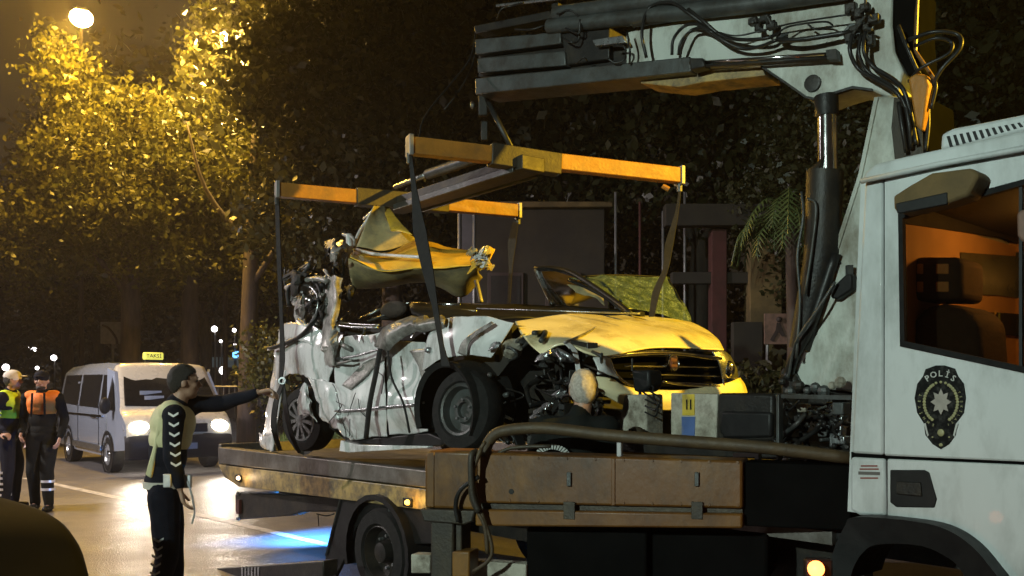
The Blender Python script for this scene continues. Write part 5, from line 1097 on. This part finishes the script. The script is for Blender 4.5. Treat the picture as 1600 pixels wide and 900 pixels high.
def sling(label, pts, widths, mt='strap'):
    """flat webbing: pts (px,py,Y) and width in metres"""
    c = curve_pts([Q(*p) for p in pts], 6); n_ = len(c); m = MB(); vs = []
    for i, p in enumerate(c):
        wd = float(np.interp(i/(n_-1)*(len(widths)-1), range(len(widths)), widths))*.4; d = V((.9, -.35, 0)).normalized()*wd; dn = V((-.35, -.9, 0)).normalized()*.006
        vs += [p-d-dn, p+d-dn, p+d+dn, p-d+dn]
    m.add(vs, [(4*i+k, 4*i+(k+1) % 4, 4*i+4+(k+1) % 4, 4*i+4+k) for i in range(n_-1) for k in range(4)]); o = obj('lifting_sling', m, mt, smooth='auto'); return tag(o, label, 'sling', 'lifting slings')
sl1 = sling('long black sling from the left end of the frame to the wreck rear wheel', [(433, 305, 8.5), (436, 400, 8.45), (440, 500, 8.4), (441, 560, 8.35), (438, 600, 8.3)], [.05, .05, .04, .06, .03])
sling('black loop of webbing wrapped round the rear wheel of the wreck', [(441, 600, 8.3), (431, 630, 8.2), (428, 670, 8.2), (438, 704, 8.3)], [.04, .06, .06, .04]); sling('inner black webbing loop beside the rear wheel of the wreck', [(442, 600, 8.3), (447, 640, 8.15), (456, 680, 8.15), (468, 708, 8.2)], [.04, .05, .05, .03])
sling('wide black sling crossing the torn roof down to the front wheel', [(641, 238, 7.0), (648, 300, 6.95), (656, 360, 6.9), (668, 420, 6.8), (680, 480, 6.7), (690, 540, 6.6), (697, 572, 6.55)], [.03, .05, .12, .10, .05, .04, .075])
sling('black sling with a knot running down onto the shattered windscreen', [(1063, 290, 7.97), (1058, 330, 7.9), (1046, 380, 7.8), (1040, 420, 7.6), (1026, 455, 7.5), (1018, 495, 7.4)], [.02, .03, .08, .05, .07, .05])
sling('dark far sling from the short right arm of the rear beam', [(806, 345, 9.57), (800, 380, 9.5), (798, 420, 9.4), (795, 474, 9.3)], [.07, .10, .04, .03])
m = MB(); m.ball(P(439, 593, 8.3*S), (.03, .03, .05), 10, 8); 
m = MB(); m.lathe(Q(441, 595, 8.3), V((0, -1, 0)), [(-.01, .03), (.01, .03), (.01, .018), (-.01, .018), (-.01, .03)], 14); tag(obj('sling_ring', m, 'steel', smooth='auto'), 'small steel ring joining the webbing at the officer hand', 'ring')

# ================================================================== WRECKED CAR
cc = CS(640, 640, -.7)
car = thing('wrecked_car', 'crushed white saloon with amber light in the colour of its torn roof hanging in slings over the truck bed', 'car', (cc.x, cc.y, 1.0))
K = car
def pan(name, rows, mat='car_paint', fn=CS, **kw): return panel(name, rows, fn, mat, K, **kw)
pan('rear_quarter_panel', [[(438, 511, -.15), (462, 505, -.05), (490, 512, 0), (518, 530, -.02)], [(430, 548, -.12), (456, 550, .02), (488, 552, .05), (521, 562, .01)], [(428, 598, -.10), (452, 588, .0), (480, 592, .04), (512, 604, .02)]], ridge=.020, freq=7, seed=2, nu=20, nv=20)
pan('rear_arch_panel', [[(478, 590, .04), (500, 596, .05), (524, 604, .02)], [(494, 628, .03), (512, 632, .07), (528, 640, .03)], [(505, 660, .02), (530, 676, .04), (552, 688, .0)]], ridge=.016, freq=8, seed=3, nu=16, nv=16)
pan('rear_bumper', [[(428, 556, -.2), (436, 560, -.08), (446, 582, -.02)], [(420, 620, -.2), (428, 624, -.1), (436, 630, -.04)], [(410, 684, -.2), (424, 690, -.1), (432, 700, -.05)]], ridge=.015, seed=5, freq=9)
pan('bumper_shard', [[(404, 678, -.1), (414, 684, -.05), (424, 680, -.05)], [(406, 700, -.1), (414, 706, -.05), (428, 704, -.05)]], ridge=.02, seed=6, freq=14)
pan('rear_door', [[(522, 528, 0), (560, 527, .01), (600, 520, 0)], [(522, 562, .02), (560, 566, -.05), (600, 563, .0)], [(527, 640, .03), (562, 637, .04), (602, 633, .03)], [(548, 687, -.02), (575, 685, -.05), (606, 681, -.05)]], ridge=.010, amp=.014, freq=3.4, seed=8, nu=26, nv=22)
pan('front_door', [[(602, 540, .0), (632, 532, -.05), (667, 538, -.02)], [(603, 590, -.01), (634, 590, -.06), (665, 588, 0)], [(605, 633, .03), (636, 631, .04), (666, 627, .02)], [(608, 681, -.05), (640, 678, -.06), (668, 675, -.05)]], ridge=.010, amp=.014, freq=3.4, seed=9, nu=26, nv=22)
pan('door_fold', [[(584, 540, .01), (600, 512, .0), (640, 498, -.02), (692, 498, -.03)], [(590, 552, .06), (606, 524, .09), (642, 508, .08), (692, 507, .06)], [(596, 566, .03), (616, 540, .05), (648, 522, .04), (690, 517, .03)]], 'scrape_and_shadow', ridge=.02, freq=8, seed=10, nu=8, nv=7)
pan('front_wing', [[(690, 501, -.02), (720, 497, .0), (756, 497, -.02), (804, 504, -.06)], [(668, 528, .02), (706, 528, .05), (750, 533, .02), (788, 530, -.05)], [(661, 578, .03), (690, 562, .07), (728, 557, .05), (766, 560, -.02)]], amp=.006, ridge=.010, freq=4, seed=12, nu=20, nv=18)
pan('wing_scrape', [[(768, 502, .015), (772, 506, .015)], [(738, 520, .06), (745, 524, .06)], [(722, 535, .075), (732, 538, .075)], [(715, 552, .085), (730, 556, .075)]], 'scrape_and_shadow', freq=6, amp=.003, thick=.004)
pan('door_strap_shadow', [[(596, 556, .03), (602, 560, .03)], [(570, 566, .0), (586, 572, .0)], [(548, 588, .0), (568, 592, .01)], [(534, 602, .03), (548, 610, .02)]], 'scrape_and_shadow', amp=.004, freq=9, thick=.004); pan('door_strap_shadow', [[(640, 548, .0), (668, 544, .01)], [(655, 575, -.01), (664, 570, .02)], [(660, 600, .02), (665, 590, .02)]], 'scrape_and_shadow', amp=.004, freq=9, thick=.004)  # shadows of the straps, drawn as dark grey sheets on the doors
for pts, r_ in (([(524, 642, .06), (565, 640, .07), (602, 636, .06), (640, 633, .06), (662, 629, .05)], .010), ([(523, 560, .03), (548, 558, .05), (576, 551, .05), (594, 545, .05)], .010), ([(525, 508, .02), (550, 511, .02), (590, 512, .02)], .010), ([(524, 503, -.02), (560, 507, -.02), (592, 508, -.02)], .008)):
    obj('side_trim', tubepx(CS, pts, r_), 'steel', K, smooth=True)
m = MB(); m.ball(CS(670, 547, .05), (.03, .02, .022), 10, 6); obj('side_indicator', m, 'steel', K, smooth=True)
obj('door_handle', tubepx(CS, [(526, 568, .05), (538, 566, .07), (550, 563, .05)], .010), 'scrape_and_shadow', K, smooth=True)
obj('loose_strap', tubepx(CS, [(594, 545, .10), (588, 580, .11), (578, 630, .12), (572, 684, .10)], .020, 6), 'strap', K, smooth=True); obj('loose_strap', tubepx(CS, [(606, 548, .10), (612, 590, .09), (630, 630, .11), (640, 676, .06)], .009, 6), 'strap', K, smooth=True)
obj('sill', slab(CS, [(548, 688), (668, 676), (700, 690), (690, 698), (560, 694)], -.06, .2), 'black_plastic', K, bevel=.01); obj('sill_trim', slab(CS, [(532, 688), (560, 695), (668, 697), (668, 700), (545, 707), (530, 705)], -.02, .05), 'car_paint', K, bevel=.004)
# dark hull behind the panels
hb = MB(); hb.prism([CS(x, y, -.12) for x, y in ((470, 520), (520, 520), (700, 498), (800, 508), (800, 560), (700, 690), (545, 692), (480, 640))], -CS.n*1.1); obj('hull', hb, 'dark_interior', K)
obj('far_belt_panel', slab(CS, [(640, 472), (760, 474), (1000, 486), (1000, 500), (870, 500), (640, 498)], -1.38, .06), 'black_plastic', K, bevel=.008)
panel('dashboard', [[(640, 474, 8.6), (700, 478, 8.2), (860, 480, 8.3), (1000, 488, 8.5)], [(640, 486, 7.9), (700, 488, 7.8), (860, 486, 7.9), (1000, 492, 8.2)], [(660, 502, 7.3), (740, 500, 7.0), (870, 500, 7.2), (1000, 499, 7.95)]], Q, 'black_plastic', K, ridge=.012, freq=5, thick=.02)
for a_, b_, r_, mt in (((640, 474, -.6), (720, 476, -.7), .012, 'chrome'), ((660, 482, -.5), (745, 486, -.6), .01, 'steel'), ((560, 500, -.3), (612, 474, -.5), .012, 'steel'), ((575, 502, -.25), (640, 478, -.5), .010, 'gun_metal'), ((612, 476, -.5), (640, 474, -.5), .012, 'chrome'), ((745, 482, -.5), (1000, 490, -.9), .006, 'steel')):
    m = MB(); m.tube([CS(*a_), CS(*b_)], r_, 8); obj('window_trim', m, mt, K, smooth=True)
m = MB(); m.ball(CS(616, 484, -.4), (.16, .08, .07), 14, 8, (U, N, UP)); obj('seat', m, 'seat_fabric', K, smooth=True)
m = MB(); m.prism([CS(x, y, -.45) for x, y in ((590, 500), (610, 482), (636, 478), (636, 496))], -CS.n*.3); obj('seat', m, 'dark_interior', K, bevel=.02)
# far door frame and windscreen
obj('far_door_frame', tubepx(CS, [(838, 420, -1.35), (846, 440, -1.35), (864, 476, -1.3)], .022, 8, 3), 'steel', K, smooth=True); obj('far_door_frame', tubepx(CS, [(836, 420, -1.35), (868, 420, -1.35), (900, 430, -1.3), (960, 470, -1.2), (985, 490, -1.1)], .020, 8, 4), 'black_plastic', K, smooth=True)
obj('far_window', slab(CS, [(842, 424), (868, 424), (900, 434), (950, 470), (950, 482), (866, 476)], -1.36, .01), 'far_glass', K)
pan('windscreen', [[(888, 437, 8.1), (925, 432, 8.3), (975, 431, 8.5), (1042, 434, 8.8)], [(918, 446, 7.9), (955, 448, 8.1), (1000, 452, 8.3), (1052, 452, 8.6)], [(950, 464, 7.75), (985, 468, 7.95), (1020, 474, 8.1), (1066, 478, 8.4)], [(972, 484, 7.65), (1005, 488, 7.8), (1040, 496, 8.0), (1080, 506, 8.2)]], 'shattered_glass', fn=Q, ridge=.012, amp=.012, freq=5, seed=15, nu=10, nv=9, thick=.004)
obj('windscreen_edge', tubepx(Q, [(888, 437, 8.05), (918, 450, 7.85), (950, 468, 7.7), (972, 486, 7.6)], .012), 'black_plastic', K, smooth=True); obj('windscreen_edge', tubepx(Q, [(1042, 433, 8.78), (1052, 450, 8.58), (1066, 476, 8.38), (1081, 507, 8.18)], .009), 'black_plastic', K, smooth=True)
obj('windscreen_edge', tubepx(Q, [(888, 436, 8.08), (925, 431, 8.28), (975, 430, 8.48), (1042, 433, 8.78)], .007), 'black_plastic', K, smooth=True)
pan('pale_flap', [[(884, 445, 8.0), (915, 452, 7.9), (940, 462, 7.8)], [(900, 458, 7.9), (925, 466, 7.8), (945, 478, 7.7)]], 'liner', fn=Q, ridge=.01)
# bonnet
HR = [[(804, 504, 6.75), (868, 495, 7.1), (955, 493, 7.5), (1035, 497, 7.85), (1080, 505, 8.0)], [(812, 520, 6.5), (878, 512, 6.7), (958, 505, 7.0), (1045, 510, 7.45), (1105, 517, 7.8)], [(828, 540, 6.3), (880, 528, 6.35), (950, 528, 6.5), (1050, 524, 7.0), (1122, 530, 7.5)], [(846, 556, 6.2), (882, 537, 6.15), (938, 556, 6.15), (1030, 545, 6.6), (1131, 547, 7.2)]]
panel('bonnet', HR, Q, 'cream_lit_paint', K, amp=.012, ridge=.0035, freq=2.4, seed=17, nu=24, nv=20, thick=.012)
obj('bonnet_crease', MB().tube(curve_pts([Q(882, 535, 6.12), Q(900, 528, 6.3), Q(925, 516, 6.6), Q(935, 508, 6.9)], 5), .008, 6), 'scrape_and_shadow', K, smooth=True)
pan('inner_wing_strip', [[(880, 537, 6.14), (890, 536, 6.16)], [(893, 552, 6.1), (901, 550, 6.12)], [(898, 575, 6.1), (906, 575, 6.1)], [(900, 592, 6.1), (908, 592, 6.1)]], fn=Q, ridge=.004)
pan('wing_corner', [[(925, 560, 6.15), (940, 557, 6.18), (953, 560, 6.2)], [(932, 575, 6.1), (945, 574, 6.12), (958, 578, 6.2)], [(932, 586, 6.1), (950, 586, 6.12), (968, 592, 6.2)]], fn=Q, ridge=.004)
# grille, badge, bumper, lamp
obj('grille', slab(CF, [(950, 556), (1030, 548), (1112, 549), (1127, 556), (1131, 608), (1040, 610), (988, 608), (966, 594), (954, 574)], -.03, .06), 'grille_black', K, bevel=.01)
for pts, r_ in (([(950, 557, .02), (990, 553, .03), (1050, 552, .03), (1126, 561, .02)], .016), ([(953, 563, .02), (962, 584, .03), (980, 600, .03), (996, 604, .02)], .011), ([(1127, 558, .02), (1130, 580, .02), (1130, 606, .02)], .010)): obj('grille_surround', tubepx(CF, pts, r_, 10), 'chrome', K, smooth=True)
for y0, y1, x0 in ((572, 574, 975), (585, 588, 985), (597, 601, 1000)): obj('grille_bar', tubepx(CF, [(x0, y0, .01), (1050, y0+1, .015), (1128, y1, .01)], .006), 'chrome', K, smooth=True)
obj('grille_bar', tubepx(CF, [(1035, 596, .03), (1065, 601, .035), (1124, 604, .03)], .010), 'chrome', K, smooth=True)
ca_ = CF(1052, 567, .04); ft = CF.t if CF.t.x > 0 else -CF.t
m = MB(); m.lathe(ca_, CF.n, [(-.02, .052), (.006, .052), (.010, .046), (.004, .042), (.004, 0)], 26); bd = obj('badge', m, 'chrome', K, smooth='auto')
m = MB(); m.box(ca_+CF.n*.006, (.056, .006, .056), (ft, CF.n, UP)); m.v = m.v; obj('badge_field', m, 'red_paint', bd, bevel=.01)
m = MB(); text_on(m, 'FIAT', .024, ca_+CF.n*.0, ft, UP, 0, .012); 
if (ft.cross(UP)).dot(CF.n) < 0: m = MB(); text_on(m, 'FIAT', .024, ca_+CF.n*.024, ft, UP, 0, .012)
obj('badge_letters', m, 'chrome', bd)
pan('front_bumper', [[(925, 588, .0), (955, 592, .04), (985, 606, .05), (1060, 610, .05), (1128, 600, .02), (1156, 590, -.04)], [(930, 602, .02), (958, 612, .06), (990, 622, .08), (1060, 624, .08), (1130, 616, .05), (1164, 602, -.03)], [(938, 614, .0), (966, 630, .04), (994, 640, .05), (1060, 642, .05), (1132, 640, .03), (1170, 626, -.04)]], mat='cream_lit_paint', fn=CF, ridge=.002, seed=20)
pan('headlight', [[(1112, 549, .0), (1128, 548, .0), (1140, 556, -.04)], [(1122, 566, .03), (1138, 566, .03), (1150, 576, -.03)], [(1128, 592, .02), (1142, 592, .02), (1154, 592, -.04)]], 'steel', fn=CF, ridge=.002, seed=3); m = MB(); m.ball(CF(1138, 577, .03), (.045, .03, .06), 12, 8); obj('headlight_reflector', m, 'chrome', K, smooth=True)
obj('lower_brace', tubepx(CF, [(925, 632, -.1), (948, 652, -.1), (972, 682, -.1)], .014), 'steel', K, smooth=True); obj('lower_brace', tubepx(CF, [(925, 676, -.1), (960, 684, -.08), (1040, 700, -.1)], .012), 'liner', K, smooth=True)
obj('under_bumper', slab(CF, [(935, 620), (1150, 640), (1140, 700), (930, 700)], -.12, .3), 'dark_interior', K)
# torn roof
pan('roof_skin', [[(552, 387, 9.0), (602, 397, 9.0), (652, 375, 9.2), (700, 388, 8.8), (754, 396, 8.5)], [(548, 396, 8.5), (600, 408, 8.4), (658, 394, 8.3), (702, 400, 8.2), (750, 402, 8.1)], [(546, 404, 8.1), (594, 423, 8.0), (660, 420, 7.8), (706, 418, 7.7), (746, 415, 7.6)]], 'amber_lit_paint', fn=Q, ridge=.007, amp=.008, freq=3.5, seed=22, nu=9, nv=8)
pan('roof_lining', [[(545, 405, 8.12), (594, 424, 8.02), (660, 421, 7.82), (706, 419, 7.72), (746, 416, 7.62)], [(548, 430, 8.3), (600, 440, 8.2), (660, 432, 8.0), (712, 442, 7.9), (748, 426, 7.8)], [(552, 453, 8.6), (600, 451, 8.5), (662, 441, 8.3), (718, 465, 8.2), (752, 436, 8.1)]], 'liner', fn=Q, ridge=.010, amp=.01, freq=3, seed=23, nu=9, nv=8)  # shade on the downturned side of the roof put into the brown
pan('roof_flap', [[(598, 323, 9.0), (602, 323, 9.0), (607, 324, 9.0)], [(604, 342, 8.6), (616, 345, 8.5), (624, 346, 8.45)], [(611, 361, 8.3), (628, 362, 8.1), (644, 367, 8.0)]], 'amber_lit_paint', fn=Q, ridge=.002, seed=24)
pan('roof_flap_lining', [[(583, 323, 8.7), (592, 322, 8.8), (600, 324, 8.9)], [(570, 352, 8.6), (590, 352, 8.65), (610, 352, 8.6)], [(556, 386, 8.5), (600, 394, 8.5), (652, 374, 8.6)]], 'liner', fn=Q, ridge=.010, amp=.008, freq=5, seed=25, nu=8, nv=8)
for pts, r_, mt in (([(551, 388, -.4), (562, 362, -.45), (574, 344, -.5), (586, 323, -.55)], .016, 'car_paint'), ([(553, 388, -.4), (580, 396, -.35), (610, 399, -.33), (662, 402, -.3)], .014, 'car_paint'), ([(586, 324, -.6), (577, 334, -.6), (568, 342, -.6)], .010, 'car_paint'), ([(545, 366, -.3), (546, 390, -.3), (541, 414, -.3)], .028, 'car_paint'), ([(536, 366, -.3), (552, 372, -.3), (554, 388, -.32)], .014, 'scrape_and_shadow'), ([(744, 438, -.5), (748, 455, -.5), (752, 472, -.5)], .016, 'car_paint')):
    obj('roof_edge', tubepx(CS, pts, r_), mt, K, smooth=True)
for i in range(11):
    x, y = 740+rr.uniform(-8, 16), 396+rr.uniform(0, 36); s_ = rr.uniform(5, 12)
    pan('torn_sheet', [[(x-s_, y-s_*.6, -.4), (x, y-s_, -.3-.1*rr.random()), (x+s_, y-s_*.4, -.35)], [(x-s_*.8, y+s_*.4, -.3), (x, y+s_*.1, -.24), (x+s_*.9, y+s_*.5, -.3)]], rr.choice(['amber_lit_paint', 'car_paint', 'liner', 'scrape_and_shadow']), ridge=.03, freq=12, seed=i, thick=.004, smooth=False)
# crushed tail
rr = random.Random(9)
for i in range(26):
    x, y = rr.uniform(455, 548), rr.uniform(430, 530)
    if x > 500 and rr.random() < .5: y -= 40
    s_ = rr.uniform(6, 16); o_ = rr.uniform(-.5, .0)
    pan('torn_sheet', [[(x-s_, y-s_, o_), (x+rr.uniform(-5, 5), y-s_*1.2, o_+.05), (x+s_, y-s_*.5, o_)], [(x-s_*.6, y, o_+.08), (x, y+2, o_+.12), (x+s_*.8, y+2, o_+.03)], [(x-s_*.5, y+s_*1.4, o_), (x+3, y+s_*1.5, o_+.05), (x+s_*.5, y+s_, o_-.04)]], rr.choice(['car_paint', 'scrape_and_shadow', 'black_plastic', 'steel', 'scrape_and_shadow', 'dark_interior']), ridge=.035, freq=10, seed=i+30, thick=.005, nu=5, nv=5, smooth=False)
for i in range(34):
    x, y = rr.uniform(450, 545), rr.uniform(425, 535); d = [(x, y, rr.uniform(-.4, .05))]
    for k in range(3): x += rr.uniform(-22, 26); y += rr.uniform(-26, 22); d.append((min(max(x, 445), 570), min(max(y, 395), 545), rr.uniform(-.4, .05)))
    obj('bent_tube', tubepx(CS, d, rr.choice([.006, .010, .016, .022])), rr.choice(['black_plastic', 'black_plastic', 'gun_metal', 'steel', 'scrape_and_shadow']), K, smooth=True)
for pts, r_, mt in (([(452, 478, .02), (450, 455, .02), (462, 442, 0), (486, 438, 0), (500, 452, 0), (500, 480, .02), (488, 505, .05), (466, 528, .05), (430, 542, .0), (420, 545, -.05)], .020, 'black_plastic'), ([(455, 470, .04), (460, 452, .04), (480, 446, .04), (496, 462, .04), (494, 490, .06), (480, 512, .06)], .010, 'steel'), ([(448, 450, .0), (470, 440, 0), (498, 436, 0), (512, 440, 0)], .024, 'scrape_and_shadow')):
    obj('bent_tube', tubepx(CS, pts, r_), mt, K, smooth=True)
m = MB(); m.ball(CS(486, 470, .03), (.055, .05, .05), 14, 10); obj('tail_lamp_reflector', m, 'chrome', K, smooth=True)
pan('crushed_pillar', [[(508, 440, -.05), (520, 436, .0), (532, 440, -.05)], [(506, 480, .0), (518, 482, .05), (528, 480, .0)], [(500, 530, .03), (512, 532, .08), (524, 530, .03)], [(505, 570, .05), (516, 575, .09), (526, 572, .04)]], 'scrape_and_shadow', ridge=.03, freq=9, seed=44, nu=6, nv=6, smooth=False)
pan('tail_panel', [[(440, 508, -.1), (462, 505, .0), (486, 514, .02)], [(438, 530, -.05), (462, 532, .05), (488, 540, .05)]], ridge=.01)
# engine bay
obj('engine_block', slab(CS, [(770, 560), (880, 560), (900, 690), (775, 690)], -.35, .5), 'black_metal', K, bevel=.02)
for i in range(36):
    m = MB(); x, y = rr.uniform(768, 930), rr.uniform(515, 690); y = max(y, 520+abs(x-830)*.3)
    m.box(CS(x, y, rr.uniform(-.35, -.08)), (rr.uniform(.02, .11), rr.uniform(.02, .1), rr.uniform(.02, .09)), (V((rr.random(), rr.random()-.5, rr.random()-.5)).normalized(), N, UP)); obj('engine_part', m, rr.choice(['black_metal', 'black_metal', 'black_plastic', 'gun_metal', 'black_plastic', 'dark_interior', 'steel' if i % 3 == 0 else 'black_metal']), K, bevel=.006)
for i in range(40):
    x, y = rr.uniform(765, 930), rr.uniform(530, 680); d = [(x, y, rr.uniform(-.3, -.02))]
    for k in range(3): x += rr.uniform(-30, 34); y += rr.uniform(-24, 26); d.append((min(max(x, 765), 940), min(max(y, 520), 695), rr.uniform(-.3, -.02)))
    obj('engine_hose', tubepx(CS, d, rr.choice([.004, .006, .010, .016])), rr.choice(['hose', 'hose', 'black_metal', 'gun_metal', 'steel' if i % 4 == 0 else 'hose']), K, smooth=True)
m = MB(); m.lathe(CS(800, 542, -.1), V((0, -.6, .8)), [(-.05, .06), (.0, .07), (.03, .05), (.04, 0)], 16); obj('strut_top', m, 'concrete', K, smooth='auto')
for x, y, s_ in ((845, 562, .05), (858, 556, .04), (838, 648, .035), (850, 640, .03), (870, 620, .035), (835, 655, .03), (770, 545, .03)):
    pan('torn_bracket', [[(x-8, y-3, -.02), (x, y-6, .02), (x+9, y-4, 0)], [(x-7, y+3, 0), (x, y+1, .05), (x+8, y+4, 0)]], 'steel', ridge=.02, freq=20, thick=.004, smooth=False)
# wheels of the wreck
def car_wheel(c, axis, r, kind):
    ax = V(axis).normalized(); m = MB(); m.lathe(c, ax, [(-.17, r*.6), (-.17, r*.92), (-.14, r), (-.03, r), (.0, r*.94), (.008, r*.70), (-.005, r*.66)], 40); w_ = obj('wheel', m, 'rubber', K, smooth='auto')
    x = UP; x = (x-ax*x.dot(ax)).normalized(); y = ax.cross(x)
    if kind == 'hub':
        m = MB(); m.lathe(c, ax, [(-.005, r*.66), (.004, r*.64), (.006, r*.58), (-.012, r*.54), (-.02, r*.2), (-.02, 0)], 34); obj('rim', m, 'black_metal', w_, smooth='auto')
        m = MB(); m.lathe(c, ax, [(0, r*.68), (.010, r*.66), (.008, r*.60), (0, r*.60)], 34); m.lathe(c, ax, [(-.01, r*.16), (.018, r*.14), (.020, 0)], 20)
        for k in range(11):
            an = k*2*math.pi/11; d = x*math.cos(an)+y*math.sin(an); t_ = ax.cross(d); m.prism([c+d*r*.12-t_*.010+ax*.004, c+d*r*.62-t_*.019+ax*.0, c+d*r*.62+t_*.019+ax*.0, c+d*r*.12+t_*.010+ax*.004], ax*.012)
        obj('hubcap', m, 'steel', w_, smooth='auto')
    else:
        m = MB(); m.lathe(c, ax, [(-.005, r*.66), (.006, r*.63), (.0, r*.57), (-.05, r*.52), (-.055, r*.34), (-.035, r*.30), (-.035, r*.20), (-.06, r*.18), (-.06, 0)], 36); obj('rim', m, 'gun_metal', w_, smooth='auto')
        for k in range(5): an = k*2*math.pi/5; m = MB(); m.lathe(c+(x*math.cos(an)+y*math.sin(an))*r*.25-ax*.035, ax, [(0, .010), (.02, .009), (.02, 0)], 6); obj('wheel_nut', m, 'steel', w_)
    return w_
car_wheel(CS(718, 640, .10), N+UP*.10+U*.12, .262, 'steel')
wr_ = car_wheel(CS(470, 656, .0), N+U*.15-UP*.05, .265, 'hub')
pan('crumpled_arch_piece', [[(464, 622, .02), (474, 600, .04), (482, 612, .02)], [(462, 640, .05), (472, 640, .08), (486, 648, .04)], [(466, 652, .05), (480, 652, .07), (492, 664, .03)]], ridge=.025, freq=12, seed=50, smooth=False)
m = MB(); vs = []; c_ = CS(716, 640, .0); nn_ = 20
for k in range(nn_):
    an = R(-30+k*235/(nn_-1)); d = U*math.cos(an)+UP*math.sin(an); vs += [c_+d*.31+N*.13, c_+d*.34-N*.2, c_+d*.275+N*.11]
m.add(vs, [(3*i, 3*i+3, 3*i+4, 3*i+1) for i in range(nn_-1)]+[(3*i, 3*i+2, 3*i+5, 3*i+3) for i in range(nn_-1)]); o = obj('wheel_liner', m, 'rubber', K, smooth='auto')
m = MB(); m.lathe(CS(716, 640, -.15), N, [(0, .33), (.01, 0)], 24); obj('wheel_well', m, 'dark_interior', K); m = MB(); m.lathe(CS(474, 655, -.2), N, [(0, .31), (.01, 0)], 24); obj('wheel_well', m, 'dark_interior', K)

# ================================================================== HAZE
m = MB(); m.box((-5, 45, 11.9), (180, 180, 26)); hz = tag(obj('haze', m, 'hose'), kind='stuff')
hm = bpy.data.materials.new('haze'); hm.use_nodes = True; nt = hm.node_tree; nt.nodes.remove(nt.nodes['Principled BSDF'])
pv = nt.nodes.new('ShaderNodeVolumePrincipled'); pv.inputs['Density'].default_value = .0013; pv.inputs['Color'].default_value = (.92, .86, .88, 1); pv.inputs['Anisotropy'].default_value = .6
nt.links.new(pv.outputs[0], nt.nodes['Material Output'].inputs['Volume']); hz.data.materials[0] = hm

rr = random.Random(21)
for i in range(9):
    x = 530+i*16+rr.uniform(-4, 4); y = 524-max(0, i-3)*1.5
    m = MB(); m.prism([CS(x, y, .03), CS(x+rr.uniform(5, 10), y-1, .03), CS(x+rr.uniform(-3, 6), y+rr.uniform(6, 16), .05)], -N*.004); obj('torn_lip', m, rr.choice(['steel', 'scrape_and_shadow', 'black_plastic']), K)
for i in range(7):
    x, y = rr.uniform(500, 660), rr.uniform(545, 660); d = [(x, y, .06), (x+rr.uniform(-8, 8), y+rr.uniform(8, 18), .075), (x+rr.uniform(-14, 14), y+rr.uniform(22, 40), .06)]
    obj('hanging_trim', tubepx(CS, d, .0035, 5), rr.choice(['black_plastic', 'hose']), K, smooth=True)
